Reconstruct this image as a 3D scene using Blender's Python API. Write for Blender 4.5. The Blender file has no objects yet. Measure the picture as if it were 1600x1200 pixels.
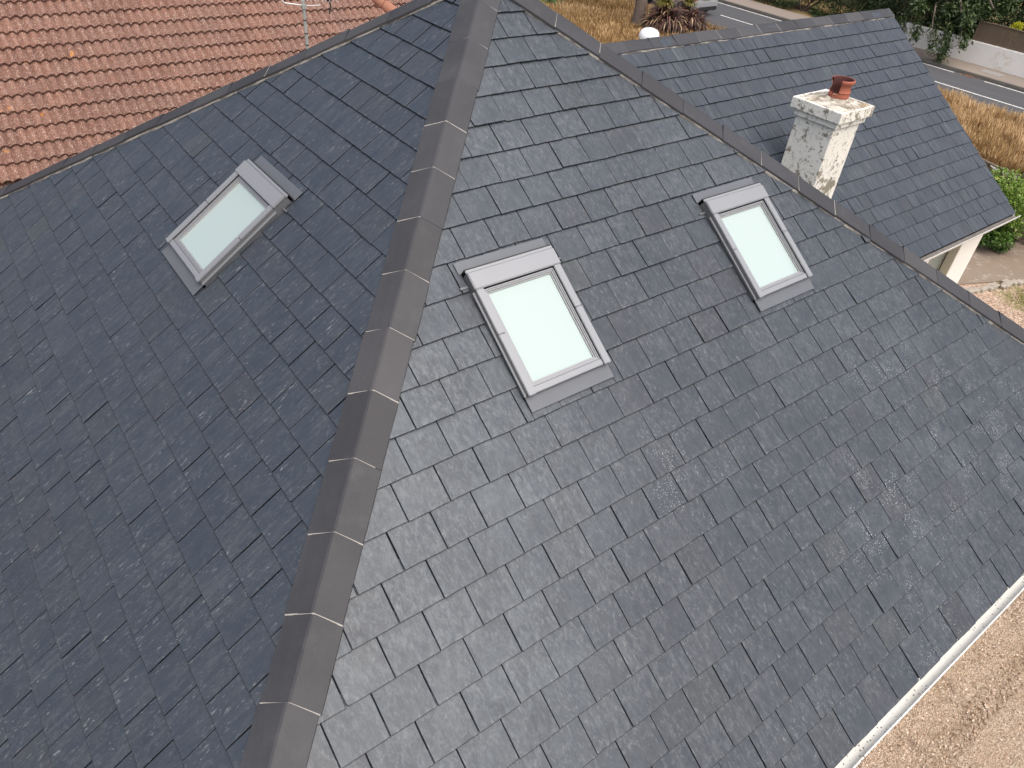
import bpy, bmesh, math, random
from mathutils import Vector, Matrix, noise
R = math.radians
scene = bpy.context.scene
col = scene.collection
S = 0.235            # one slate gauge in metres: the roof is laid out in gauges, then scaled
ZG = 28.0            # the roof datum lies 28 gauges above the ground

# ------------------------------------------------------------------ camera
cam_d = bpy.data.cameras.new("camera")
cam = bpy.data.objects.new("camera", cam_d); col.objects.link(cam); scene.camera = cam
cam.location = (-17.29925719*S, -23.90482449*S, (4.21452047+ZG)*S)
cam.rotation_euler = (R(51.19339713), R(-4.39538948), R(-36.7332018))
cam_d.sensor_width = 36; cam_d.lens = 1142.208/1600*36
cam_d.clip_start = 0.1; cam_d.clip_end = 600

# ------------------------------------------------------------------ sky and sun
SUN_EL, SUN_AZ = 64.0, -95.0         # azimuth measured from +X towards +Y
w = bpy.data.worlds.new("World"); scene.world = w; w.use_nodes = True
wn = w.node_tree; bg = wn.nodes["Background"]
sky = wn.nodes.new("ShaderNodeTexSky"); sky.sky_type = 'NISHITA'; sky.sun_disc = False
sky.sun_elevation = R(SUN_EL); sky.sun_rotation = R(90-SUN_AZ)
sky.air_density = 1.0; sky.dust_density = 8.0; sky.ozone_density = 1.0
hs = wn.nodes.new("ShaderNodeHueSaturation"); hs.inputs['Saturation'].default_value = 0.82
wn.links.new(sky.outputs[0], hs.inputs['Color']); wn.links.new(hs.outputs[0], bg.inputs[0])
bg.inputs[1].default_value = 0.15
sd = bpy.data.lights.new("sun", 'SUN'); sd.energy = 1.15; sd.angle = R(110); sd.color = (1, .99, .975)
so = bpy.data.objects.new("sun", sd); col.objects.link(so)
sv = Vector((math.cos(R(SUN_EL))*math.cos(R(SUN_AZ)), math.cos(R(SUN_EL))*math.sin(R(SUN_AZ)), math.sin(R(SUN_EL))))
so.rotation_euler = sv.to_track_quat('Z', 'Y').to_euler()
scene.view_settings.view_transform = 'Standard'; scene.view_settings.look = 'None'
scene.view_settings.exposure = 0.40; scene.view_settings.gamma = 1.0

# ------------------------------------------------------------------ helpers
def G(x, y, z=0.0): return Vector((x*S, y*S, (z+ZG)*S))
def tag(o, label=None, cat=None, group=None, kind=None):
    if label: o['label'] = label
    if cat: o['category'] = cat
    if group: o['group'] = group
    if kind: o['kind'] = kind
    return o
def empty(name, loc, label, cat, group=None):
    o = bpy.data.objects.new(name, None); o.location = loc; o.empty_display_size = .3
    col.objects.link(o); return tag(o, label, cat, group)
def link(name, me, mat, parent=None, loc=None):
    o = bpy.data.objects.new(name, me); col.objects.link(o)
    if isinstance(mat, (list, tuple)):
        for m in mat: me.materials.append(m)
    elif mat: me.materials.append(mat)
    if parent:
        o.parent = parent
        base = Vector((0, 0, 0)); q = parent
        while q is not None: base += q.location; q = q.parent
        o.location = -base if loc is None else loc     # meshes are written in world metres
    return o
class MB:
    def __init__(s): s.v = []; s.f = []; s.mi = []
    def add(s, vs, fs, m=0):
        b = len(s.v); s.v += [tuple(v) for v in vs]
        s.f += [tuple(b+i for i in f) for f in fs]; s.mi += [m]*len(fs)
    def box(s, c, half, M=None, m=0, bev=0):
        M = M or Matrix.Identity(3); c = Vector(c)
        if bev:
            bm = bmesh.new(); bmesh.ops.create_cube(bm, size=2)
            for v in bm.verts: v.co = Vector((v.co.x*half[0], v.co.y*half[1], v.co.z*half[2]))
            bmesh.ops.bevel(bm, geom=bm.edges[:], offset=bev, segments=2, affect='EDGES')
            bm.verts.index_update()
            s.add([c+M@v.co for v in bm.verts], [[v.index for v in f.verts] for f in bm.faces], m); bm.free(); return
        P = [c+M@Vector((half[0]*a, half[1]*b_, half[2]*d)) for a in (-1, 1) for b_ in (-1, 1) for d in (-1, 1)]
        s.add(P, [(0, 1, 3, 2), (4, 6, 7, 5), (0, 4, 5, 1), (2, 3, 7, 6), (0, 2, 6, 4), (1, 5, 7, 3)], m)
    def tube(s, pts, rads, n=10, m=0, cap=True):
        pts = [Vector(p) for p in pts]
        if not hasattr(rads, '__len__'): rads = [rads]*len(pts)
        rings = []; up = Vector((0, 0, 1))
        for i, p in enumerate(pts):
            t = (pts[min(i+1, len(pts)-1)]-pts[max(i-1, 0)]).normalized()
            a = t.cross(up if abs(t.z) < .95 else Vector((1, 0, 0))).normalized(); b = t.cross(a)
            rings.append([p+(a*math.cos(2*math.pi*k/n)+b*math.sin(2*math.pi*k/n))*rads[i] for k in range(n)])
        b0 = len(s.v); s.v += [tuple(v) for r in rings for v in r]
        for i in range(len(pts)-1):
            for k in range(n):
                s.f.append((b0+i*n+k, b0+i*n+(k+1) % n, b0+(i+1)*n+(k+1) % n, b0+(i+1)*n+k)); s.mi.append(m)
        if cap:
            s.f.append(tuple(b0+k for k in range(n))[::-1]); s.mi.append(m)
            s.f.append(tuple(b0+(len(pts)-1)*n+k for k in range(n))); s.mi.append(m)
    def lathe(s, c, prof, n=28, m=0, M=None, a0=0, a1=2*math.pi):
        M = M or Matrix.Identity(3); c = Vector(c); full = abs(a1-a0-2*math.pi) < 1e-6
        cnt = n if full else n+1
        b0 = len(s.v)
        for (r, z) in prof:
            for k in range(cnt):
                a = a0+(a1-a0)*k/n
                s.v.append(tuple(c+M@Vector((r*math.cos(a), r*math.sin(a), z))))
        for i in range(len(prof)-1):
            for k in range(n):
                k2 = (k+1) % cnt if full else k+1
                s.f.append((b0+i*cnt+k, b0+i*cnt+k2, b0+(i+1)*cnt+k2, b0+(i+1)*cnt+k)); s.mi.append(m)
    def build(s, name, mat, parent=None, smooth=False):
        me = bpy.data.meshes.new(name); me.from_pydata(s.v, [], s.f); me.update()
        if any(s.mi): me.polygons.foreach_set('material_index', s.mi)
        if smooth:
            me.polygons.foreach_set('use_smooth', [True]*len(me.polygons))
            try: me.set_sharp_from_angle(angle=R(40))
            except Exception: pass
        return link(name, me, mat, parent)

# ------------------------------------------------------------------ material helpers
class NT:
    def __init__(s, name, rough=.7):
        s.m = bpy.data.materials.new(name); s.m.use_nodes = True; s.t = s.m.node_tree
        s.b = s.t.nodes['Principled BSDF']; s.b.inputs['Roughness'].default_value = rough
    def n(s, ty, **kw):
        nd = s.t.nodes.new('ShaderNode'+ty)
        for k, v in kw.items():
            if k.startswith('_'): setattr(nd, k[1:], v)
            else: nd.inputs[k].default_value = v
        return nd
    def l(s, a, b): s.t.links.new(a, b)
    def noise(s, vec, scale, detail=3, rough=.55, dist=0, dim='3D'):
        nd = s.n('TexNoise', Scale=scale, Detail=detail, Roughness=rough, Distortion=dist)
        if vec is not None: s.l(vec, nd.inputs['Vector'])
        return nd.outputs['Fac']
    def map(s, vec, scale=(1, 1, 1), rot=(0, 0, 0), loc=(0, 0, 0)):
        nd = s.n('Mapping'); nd.inputs['Scale'].default_value = scale; nd.inputs['Rotation'].default_value = rot
        nd.inputs['Location'].default_value = loc; s.l(vec, nd.inputs['Vector']); return nd.outputs[0]
    def ramp(s, fac, stops, interp='LINEAR'):
        nd = s.n('ValToRGB'); nd.color_ramp.interpolation = interp; cr = nd.color_ramp
        while len(cr.elements) < len(stops): cr.elements.new(.5)
        for e, (p, c) in zip(cr.elements, stops):
            e.position = p; e.color = (c, c, c, 1) if not hasattr(c, '__len__') else (*c, 1)
        s.l(fac, nd.inputs[0]); return nd.outputs[0]
    def mix(s, fac, a, b, mode='MIX'):
        nd = s.n('Mix', _data_type='RGBA', _blend_type=mode)
        for i, v in ((0, fac), (6, a), (7, b)):
            if hasattr(v, 'node'): s.l(v, nd.inputs[i])
            elif i == 0: nd.inputs[0].default_value = v
            else: nd.inputs[i].default_value = (*v, 1)
        return nd.outputs[2]
    def math(s, op, a, b=0, clamp=False):
        nd = s.n('Math', _operation=op, _use_clamp=clamp)
        for i, v in ((0, a), (1, b)):
            if hasattr(v, 'node'): s.l(v, nd.inputs[i])
            else: nd.inputs[i].default_value = v
        return nd.outputs[0]
    def color(s, c):
        if hasattr(c, 'node'): s.l(c, s.b.inputs['Base Color'])
        else: s.b.inputs['Base Color'].default_value = (*c, 1)
    def bump(s, h, strength=.3, dist=.01):
        nd = s.n('Bump', Strength=strength, Distance=dist); s.l(h, nd.inputs['Height']); s.l(nd.outputs[0], s.b.inputs['Normal'])
    def obj(s): return s.n('TexCoord').outputs['Object']
    def gen_pos(s): return s.n('NewGeometry').outputs['Position']

def plain(name, c, rough=.6, metal=0, nscale=0, amt=.15, bump=0):
    t = NT(name, rough); t.b.inputs['Metallic'].default_value = metal
    if nscale:
        f = t.noise(t.gen_pos(), nscale, 5, .6)
        t.color(t.mix(f, tuple(x*(1-amt) for x in c), tuple(min(1, x*(1+amt)) for x in c)))
        if bump: t.bump(f, bump, .01)
    else: t.color(c)
    return t.m

def slate_material(name, fleck=.5, streak=.3, bloom=.5, lichen=None, base=1.0, sheen_spots=None, crust=.7):
    t = NT(name, .5); P = t.gen_pos()
    uv = t.n('UVMap', _uv_map='uv').outputs[0]
    at = t.n('Attribute', _attribute_name='tone'); sp = t.n('SeparateColor'); t.l(at.outputs['Color'], sp.inputs[0])
    r, g, b = sp.outputs
    cA = tuple(x*base for x in (.019, .028, .042)); cB = tuple(x*base for x in (.028, .038, .054))
    c = t.mix(r, cA, cB)
    c = t.mix(t.ramp(g, [(.0, 0), (.992, 0), (.996, .25), (1, .35)]), c, tuple(x*base for x in (.042, .044, .038)))   # rustic greenish slates
    c = t.mix(t.ramp(g, [(.0, .4), (.08, .25), (.14, 0)]), c, tuple(x*base for x in (.032, .029, .037)))            # heather-tinged slates
    soft = t.noise(t.map(uv, (5, 3, 1)), 1.6, 4, .6)
    c = t.mix(t.math('MULTIPLY', t.ramp(soft, [(.35, 0), (.75, 1)]), .5), c, tuple(x*base for x in (.043, .050, .058)))
    # cleavage streaks running down each slate
    st = t.noise(t.map(uv, (34, 2.2, 1)), 1.0, 5, .65, .4)
    stm = t.math('MULTIPLY', t.ramp(st, [(.48, 0), (.66, 1)]), streak)
    stm = t.math('MULTIPLY', stm, t.ramp(t.noise(t.map(uv, (3, 1.6, 1), loc=(7, 3, 0)), 1, 2), [(.35, 0.1), (.62, 1)]))
    c = t.mix(stm, c, tuple(x*base for x in (.100, .108, .118)))
    dk = t.noise(t.map(uv, (40, 2.0, 1), loc=(3, 9, 0)), 1.0, 4, .6)
    c = t.mix(t.math('MULTIPLY', t.ramp(dk, [(.55, 0), (.7, 1)]), streak*.7), c, tuple(x*base for x in (.013, .016, .022)))
    # pale mineral flecks, elongated with the grain
    fl = t.noise(t.map(uv, (62, 17, 1), rot=(0, 0, R(8))), 1.0, 3, .6, .8)
    flm = t.ramp(t.noise(t.map(uv, (7, 4, 1), loc=(1, 5, 0)), 1, 3, .6), [(.42, 0), (.68, 1)])
    flf = t.math('MULTIPLY', t.math('MULTIPLY', t.ramp(fl, [(.60, 0), (.70, 1)]), flm), fleck)
    c = t.mix(flf, c, (.24, .25, .26))
    # weathering bloom, strongest on some slates and towards their tails
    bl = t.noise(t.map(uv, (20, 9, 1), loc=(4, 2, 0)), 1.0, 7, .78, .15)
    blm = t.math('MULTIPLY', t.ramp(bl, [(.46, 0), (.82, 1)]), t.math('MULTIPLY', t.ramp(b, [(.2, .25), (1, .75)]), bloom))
    if sheen_spots:      # pale patches painted in for the sky sheen on the slope
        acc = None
        for (cx, cy, cz, rad, am) in sheen_spots:
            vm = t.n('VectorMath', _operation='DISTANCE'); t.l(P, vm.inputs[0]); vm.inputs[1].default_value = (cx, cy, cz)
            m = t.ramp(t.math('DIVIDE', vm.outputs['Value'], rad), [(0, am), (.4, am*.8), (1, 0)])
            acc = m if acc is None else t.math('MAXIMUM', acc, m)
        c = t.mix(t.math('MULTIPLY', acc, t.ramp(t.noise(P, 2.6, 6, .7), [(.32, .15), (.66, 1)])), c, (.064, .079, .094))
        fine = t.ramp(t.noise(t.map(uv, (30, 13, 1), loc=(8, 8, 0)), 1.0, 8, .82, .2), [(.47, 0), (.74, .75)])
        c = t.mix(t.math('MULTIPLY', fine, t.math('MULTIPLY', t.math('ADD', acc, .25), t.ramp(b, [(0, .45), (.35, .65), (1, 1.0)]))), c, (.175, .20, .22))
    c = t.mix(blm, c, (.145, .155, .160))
    # pale crust and scuffs along the tails and side edges
    lc = t.n('SeparateXYZ'); t.l(t.n('UVMap', _uv_map='local').outputs[0], lc.inputs[0])
    edge = t.math('MAXIMUM', t.ramp(lc.outputs[1], [(.0, 1), (.05, .8), (.17, 0)]), t.ramp(lc.outputs[0], [(.0, .9), (.03, .5), (.09, 0)]))
    en = t.ramp(t.noise(t.map(uv, (36, 20, 1), loc=(2, 7, 0)), 1.0, 8, .82, .3), [(.52, 0), (.66, 1)])
    c = t.mix(t.math('MULTIPLY', t.math('MULTIPLY', edge, en), crust), c, (.20, .215, .225))
    # tiny specks
    v = t.n('TexVoronoi', Scale=95.0); t.l(P, v.inputs['Vector'])
    spk = t.ramp(v.outputs['Distance'], [(.0, 1), (.09, 1), (.14, 0)])
    spm = t.ramp(t.noise(P, 3.0, 3, .6), [(.55, 0), (.7, .55)])
    c = t.mix(t.math('MULTIPLY', spk, spm), c, (.5, .5, .48))
    if lichen:   # crusty white lichen colonies low on the slope
        acc = None
        for (cx, cy, cz, rad, am) in lichen:
            vm = t.n('VectorMath', _operation='DISTANCE'); t.l(P, vm.inputs[0]); vm.inputs[1].default_value = (cx, cy, cz)
            m = t.ramp(t.math('DIVIDE', vm.outputs['Value'], rad), [(0, am), (.45, am*.75), (1, 0)])
            acc = m if acc is None else t.math('MAXIMUM', acc, m)
        v2 = t.n('TexVoronoi', Scale=62.0); t.l(P, v2.inputs['Vector'])
        dots = t.ramp(v2.outputs['Distance'], [(.0, 1), (.19, 1), (.27, 0)])
        pat = t.ramp(t.noise(P, 4.2, 5, .68), [(.50, 0), (.60, 1)])
        k = t.math('MULTIPLY', t.math('MULTIPLY', dots, pat), acc, True)
        c = t.mix(k, c, (.46, .49, .50))
        haze = t.math('MULTIPLY', t.math('MULTIPLY', t.ramp(t.noise(P, 2.4, 4, .6), [(.5, 0), (.72, .5)]), t.math('MULTIPLY', acc, t.ramp(t.noise(t.map(uv, (26, 12, 1)), 1.0, 7, .8), [(.35, .1), (.65, 1)]))), .8, True)
        c = t.mix(haze, c, (.15, .175, .20))
    c = t.mix(at.outputs['Alpha'], (.007, .008, .011), c)          # dressed edges painted near-black to draw shade and dirt lines at the joints
    t.color(c)
    rr = t.n('MapRange'); t.l(t.noise(t.map(uv, (9, 5, 1)), 1, 4, .6), rr.inputs['Value'])
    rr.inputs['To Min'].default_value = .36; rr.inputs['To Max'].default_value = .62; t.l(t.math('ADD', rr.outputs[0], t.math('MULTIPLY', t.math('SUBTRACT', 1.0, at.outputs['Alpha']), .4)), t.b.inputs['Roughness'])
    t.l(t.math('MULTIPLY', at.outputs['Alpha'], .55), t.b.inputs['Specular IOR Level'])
    h = t.math('ADD', t.math('MULTIPLY', t.noise(t.map(uv, (22, 8, 1)), 1, 6, .7), 1.0), t.math('MULTIPLY', st, .5))
    t.bump(h, .35, .004)
    return t.m

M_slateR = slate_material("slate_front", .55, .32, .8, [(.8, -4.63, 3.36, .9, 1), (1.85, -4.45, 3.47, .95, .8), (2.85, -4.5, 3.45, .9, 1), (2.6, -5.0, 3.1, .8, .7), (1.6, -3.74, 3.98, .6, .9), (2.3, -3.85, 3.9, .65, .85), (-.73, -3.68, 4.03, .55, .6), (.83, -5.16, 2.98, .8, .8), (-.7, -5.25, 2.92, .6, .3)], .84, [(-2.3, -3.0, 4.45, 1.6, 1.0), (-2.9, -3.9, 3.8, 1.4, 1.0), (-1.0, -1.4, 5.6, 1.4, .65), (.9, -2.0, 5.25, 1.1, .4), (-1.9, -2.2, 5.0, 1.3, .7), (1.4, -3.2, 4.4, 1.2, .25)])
M_slateL = slate_material("slate_side", .85, .26, .26, None, 1.08, None, .3)
M_slateB = slate_material('slate_wing', .04, .75, .10, None, 1.0, None, .1)
M_under = plain('roof_underlay', (.012, .012, .014), .9)

def cap_material():
    t = NT('ridge_concrete', .62); P = t.gen_pos()
    c = t.mix(t.ramp(t.noise(P, 1.5, 5, .65), [(.35, 0), (.65, 1)]), (.022, .023, .028), (.040, .041, .047))
    at = t.n('ObjectInfo').outputs['Random']
    c = t.mix(t.ramp(at, [(0, .8), (.4, 0)]), c, (.022, .022, .026)); c = t.mix(t.ramp(at, [(.6, 0), (1, .8)]), c, (.054, .053, .056))
    c = t.mix(t.math('MULTIPLY', t.ramp(t.noise(P, 260, 2, .6), [(.5, 0), (.8, 1)]), .4), c, (.09, .088, .085))
    c = t.mix(t.math('MULTIPLY', t.ramp(t.noise(P, 5, 5, .7), [(.56, 0), (.72, 1)]), .35), c, (.068, .068, .070))
    t.color(c); t.bump(t.noise(P, 320, 3, .6), .25, .002); return t.m
M_cap = cap_material()
def mortar_material():
    t = NT('mortar', .95); P = t.gen_pos()
    c = t.mix(t.noise(P, 14, 5, .7), (.14, .13, .12), (.34, .32, .29))
    c = t.mix(t.ramp(t.noise(P, 5, 4, .6), [(.46, 0), (.60, .85)]), c, (.07, .065, .06))
    t.color(c); t.bump(t.noise(P, 60, 4, .7), .8, .006); return t.m
M_mortar = mortar_material()
M_joint = plain('joint_mortar', (.31, .295, .27), .9, 0, 20, .35)
M_alu = plain('grey_aluminium', (.15, .155, .165), .42, .35, 3, .06)
M_alu_light = plain('light_aluminium', (.265, .275, .29), .40, .30, 3, .05)
M_alu_dark = plain('dark_cladding', (.14, .14, .145), .45, .3, 3, .1)
M_seal = plain('pale_sash_bead', (.27, .28, .285), .4)
M_gasket = plain('black_gasket', (.02, .02, .02), .6)
M_lead = plain('flashing', (.120, .130, .145), .5, .25, 5, .12, .1)
def glass_material():
    t = NT('window_pane', .04)
    t.color((.355, .435, .42)); t.b.inputs['Coat Weight'].default_value = 1.0; t.b.inputs['Coat Roughness'].default_value = .02
    return t.m
M_pane = glass_material()
def upvc(name, c=(.62, .62, .59)):
    t = NT(name, .35); P = t.gen_pos()
    x = t.mix(t.ramp(t.noise(P, 3.5, 5, .6), [(.45, 0), (.8, .6)]), c, (.52, .50, .45))
    v = t.n('TexVoronoi', Scale=34.0); t.l(P, v.inputs['Vector'])
    sp = t.math('MULTIPLY', t.ramp(v.outputs['Distance'], [(.0, 1), (.17, 1), (.24, 0)]), t.ramp(t.noise(P, 7, 5, .75), [(.42, 0), (.54, 1)]))
    x = t.mix(sp, x, (.06, .055, .05)); t.color(x); return t.m
M_gutter = upvc('white_plastic_gutter'); M_gdirt = plain('gutter_silt', (.16, .15, .14), .8, 0, 12, .5)
M_white = plain('white_render', (.78, .77, .72), .85, 0, 6, .04, .1)
M_wframe = plain('white_window_frame', (.78, .78, .76), .35)
M_cream = plain('cream_reveal', (.50, .46, .36), .8, 0, 4, .05)
M_dimglass = plain('dim_glass', (.26, .29, .26), .08)

# ------------------------------------------------------------------ slates
def clip_poly(poly, a, b, c):          # keep a*u+b*v <= c
    out = []; n = len(poly)
    for i in range(n):
        p, q = poly[i], poly[(i+1) % n]; dp = a*p[0]+b*p[1]-c; dq = a*q[0]+b*q[1]-c
        if dp <= 0: out.append(p)
        if (dp < 0 < dq) or (dq < 0 < dp):
            k = dp/(dp-dq); out.append((p[0]+(q[0]-p[0])*k, p[1]+(q[1]-p[1])*k))
    return out

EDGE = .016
def lay_slates(name, O, U, W, rows, width, phase, planes, urange, holes, mat, parent, seed, merge=.0, lift=1.0, label=None):
    """every slate is a thin tilted slab; u along the course, v down the slope (gauges)"""
    rnd = random.Random(seed); N = U.cross(W); N = N if N.z > 0 else -N
    V, F, UV, TN, LC = [], [], [], [], []
    for k in rows:
        v1 = rows[k]
        ph = phase(k) % width; i0 = int((urange[0]-ph)//width)-1; i1 = int((urange[1]-ph)//width)+2
        off = {}
        for i in range(i0, i1+1): off[i] = rnd.uniform(-.014, .014)
        rowshift = rnd.uniform(-.006, .006)
        for i in range(i0, i1):
            u0 = ph+i*width+off[i]; u1 = ph+(i+1)*width+off[i+1]
            gap = rnd.choice([.005, .007, .009, .013]) if rnd.random() > merge else .003
            u0 += gap; u1 -= gap
            vb = v1+rnd.uniform(-.010, .012)+rowshift; vt = v1-1.32
            nb = 7
            def jag(): return rnd.uniform(-.006, .006)
            pts = [(u0, vt), (u1, vt), (u1+jag()*.5, v1-.66), (u1+jag()*.5, vb-.12)]
            cc = rnd.random(); slope = rnd.uniform(-.008, .008)
            bot = [(u1-(u1-u0)*j/(nb-1), vb+jag()+slope*(j/(nb-1)-.5)) for j in range(nb)]
            if cc < .05: bot[0] = (u1-rnd.uniform(.02, .06), bot[0][1]); bot.insert(0, (u1, vb-rnd.uniform(.03, .07)))
            elif cc < .10: bot[-1] = (u0+rnd.uniform(.02, .06), bot[-1][1]); bot.append((u0, vb-rnd.uniform(.03, .07)))
            pts += bot+[(u0+jag()*.5, vb-.12), (u0+jag()*.5, v1-.66)]
            polys = [pts]
            for (a, b, c) in planes: polys = [clip_poly(q, a, b, c) for q in polys]
            for (hu0, hu1, hv0, hv1) in holes:
                new = []
                for q in polys:
                    if len(q) < 3: continue
                    us = [x[0] for x in q]; vs = [x[1] for x in q]
                    if max(us) <= hu0 or min(us) >= hu1 or max(vs) <= hv0 or min(vs) >= hv1: new.append(q); continue
                    new.append(clip_poly(q, 1, 0, hu0)); new.append(clip_poly(q, -1, 0, -hu1))
                    mid = clip_poly(clip_poly(q, -1, 0, -hu0), 1, 0, hu1)
                    if len(mid) > 2:
                        new.append(clip_poly(mid, 0, 1, hv0)); new.append(clip_poly(mid, 0, -1, -hv1))
                polys = new
            z1 = (.115+abs(rnd.gauss(0, .018)))*lift; z0 = .034*lift; th = rnd.uniform(.020, .030)*lift
            tx = rnd.gauss(0, .010)*lift; um = (u0+u1)/2
            tone = (.2+.6*(rnd.random()*.6+rnd.random()*.4), rnd.random(), rnd.random()**1.5, 1)
            ou, ov = rnd.uniform(0, 50), rnd.uniform(0, 50)
            for q in polys:
                if len(q) < 3: continue
                ar = sum(q[m][0]*q[(m+1) % len(q)][1]-q[(m+1) % len(q)][0]*q[m][1] for m in range(len(q)))*.5
                if abs(ar) < .004: continue
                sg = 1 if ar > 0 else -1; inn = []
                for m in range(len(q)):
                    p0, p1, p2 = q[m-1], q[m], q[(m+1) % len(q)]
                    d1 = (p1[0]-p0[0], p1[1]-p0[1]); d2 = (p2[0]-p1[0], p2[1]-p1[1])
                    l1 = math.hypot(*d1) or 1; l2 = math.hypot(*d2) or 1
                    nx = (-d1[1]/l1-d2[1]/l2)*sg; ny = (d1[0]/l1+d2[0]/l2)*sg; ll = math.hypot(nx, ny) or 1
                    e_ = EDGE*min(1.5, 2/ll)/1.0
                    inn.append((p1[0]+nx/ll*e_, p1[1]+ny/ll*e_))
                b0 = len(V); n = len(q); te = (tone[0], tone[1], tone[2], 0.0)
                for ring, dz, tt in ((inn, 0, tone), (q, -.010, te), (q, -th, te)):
                    for (u, v) in ring:
                        z = z0+(z1-z0)*(v-vt)/(v1-vt)+tx*(u-um)+dz
                        P = O+(U*u+W*v+N*z)*S; V.append(tuple(P)); UV.append((u*S+ou, v*S+ov)); TN.append(tt); LC.append((min(u-u0, (u1-u)*1.6), vb-v))
                F.append(list(range(b0, b0+n)))
                for m in range(n):
                    m2 = (m+1) % n; F.append([b0+m, b0+n+m, b0+n+m2, b0+m2]); F.append([b0+n+m, b0+2*n+m, b0+2*n+m2, b0+n+m2])
    me = bpy.data.meshes.new(name); me.from_pydata(V, [], F); me.update()
    bm = bmesh.new(); bm.from_mesh(me); bmesh.ops.recalc_face_normals(bm, faces=bm.faces[:]); bm.to_mesh(me); bm.free()
    uvl = me.uv_layers.new(name='uv'); a = me.color_attributes.new('tone', 'FLOAT_COLOR', 'POINT')
    for i, t_ in enumerate(TN): a.data[i].color = t_
    uvl2 = me.uv_layers.new(name='local'); uvl = me.uv_layers['uv']
    for lp in me.loops: uvl.data[lp.index].uv = UV[lp.vertex_index]; uvl2.data[lp.index].uv = LC[lp.vertex_index]
    o = link(name, me, mat, parent)
    if label: o['label'] = label
    return o

TH = 0.612373; THB = 0.613498
tR = math.tan(TH); sT, cT = math.sin(TH), math.cos(TH)
O0 = G(0, 0, 0)
UR, WR = Vector((1, 0, 0)), Vector((0, -cT, -sT))
UL, WL = Vector((0, 1, 0)), Vector((-cT, 0, -sT))
HR, HL, DX = .874, .791, 1.5           # plan run of the far hips per gauge of slope, and their offset
SE = 27.89                              # slope length to the eaves
tE = sT/HR; tN = sT/HL                  # tangents of the two far slopes
UE, WE = Vector((0, 1, 0)), Vector((math.cos(math.atan(tE)), 0, -math.sin(math.atan(tE))))
UN, WN_ = Vector((1, 0, 0)), Vector((0, math.cos(math.atan(tN)), -math.sin(math.atan(tN))))
def zR(x, y): return y*tR
def zL(x, y): return x*tR
def zE(x, y): return -(x+DX)*tE
def zN(x, y): return -(y+DX)*tN

house = empty('slate_house', (0, 0, 0), 'large house with steep hipped dark slate roof, three skylights and a slate-roofed wing', 'house')

# skylight openings (u0,u1) and v range
WIN_V0, WIN_V1 = 11.26, 15.10
skyR = [(-7.05, -4.02), (2.88, 5.93)]
skyL = [(-2.66, .52)]
def holes_for(lst): return [(a-.02, b+.02, 10.95, 15.14) for a, b in lst]

rowsR = {k: 1.712+k for k in range(0, 26)}; rowsR[26] = SE
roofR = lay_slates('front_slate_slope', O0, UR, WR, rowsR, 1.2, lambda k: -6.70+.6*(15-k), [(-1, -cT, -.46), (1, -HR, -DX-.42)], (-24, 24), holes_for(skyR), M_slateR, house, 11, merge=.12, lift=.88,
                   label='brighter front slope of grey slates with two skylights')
rowsL = {k: 1.566+k for k in range(0, 26)}; rowsL[26] = SE
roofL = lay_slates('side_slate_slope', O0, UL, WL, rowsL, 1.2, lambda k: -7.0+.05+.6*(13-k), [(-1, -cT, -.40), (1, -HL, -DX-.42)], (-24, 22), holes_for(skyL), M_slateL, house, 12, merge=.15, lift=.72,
                   label='darker left-hand slope of slates with one skylight')
# far slopes, out of sight from here
OE = G(-DX, 0, 0)
lE = SE*sT/math.sin(math.atan(tE)); lN = SE*sT/math.sin(math.atan(tN))
ceE, seE = math.cos(math.atan(tE)), math.sin(math.atan(tE))
rowsE = {k: 1.7+k*1.0 for k in range(0, 28) if 1.7+k < lE}; rowsE[28] = lE
# east slope: south edge is the front/right hip, north edge meets the rear hip
kS = cT/HR*ceE                           # plan run of hip along y per gauge of this slope
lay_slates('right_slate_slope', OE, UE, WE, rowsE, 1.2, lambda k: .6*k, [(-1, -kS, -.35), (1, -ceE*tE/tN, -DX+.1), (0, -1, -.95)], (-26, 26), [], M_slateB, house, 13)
kN = cT/HL*math.cos(math.atan(tN))
rowsN = {k: 1.7+k for k in range(0, 28) if 1.7+k < lN}; rowsN[28] = lN
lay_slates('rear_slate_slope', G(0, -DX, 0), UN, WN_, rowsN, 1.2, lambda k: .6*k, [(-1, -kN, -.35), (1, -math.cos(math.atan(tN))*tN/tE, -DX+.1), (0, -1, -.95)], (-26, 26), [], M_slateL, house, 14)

# roof boarding beneath the slates
ap = (-.75, -.75)
zE_ = -SE*sT
cSW = (-SE*cT, -SE*cT); cSE = (HR*SE-DX, -SE*cT); cNW = (-SE*cT, HL*SE-DX); cNE = (HR*SE-DX, HL*SE-DX)
mb = MB(); zt = -.75*tR
vs = [G(*ap, zt-.03)]+[G(*c, zE_-.03) for c in (cSW, cSE, cNE, cNW)]+[G(*c, zE_-1.0) for c in (cSW, cSE, cNE, cNW)]
mb.add(vs, [(0, 1, 2), (0, 2, 3), (0, 3, 4), (0, 4, 1), (1, 5, 6, 2), (2, 6, 7, 3), (3, 7, 8, 4), (4, 8, 5, 1), (5, 8, 7, 6)])
mb.build('roof_boarding', M_under, house)

# main walls
mb = MB()
x0, x1, y0, y1 = (-SE*cT+1.6)*S, (HR*SE-DX-1.6)*S, (-SE*cT+1.6)*S, (HL*SE-DX-1.6)*S
zt_ = (zE_+ZG-.6)*S
mb.box(((x0+x1)/2, (y0+y1)/2, zt_/2), ((x1-x0)/2, (y1-y0)/2, zt_/2)); mb.build('house_wall', M_white, house)

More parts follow.
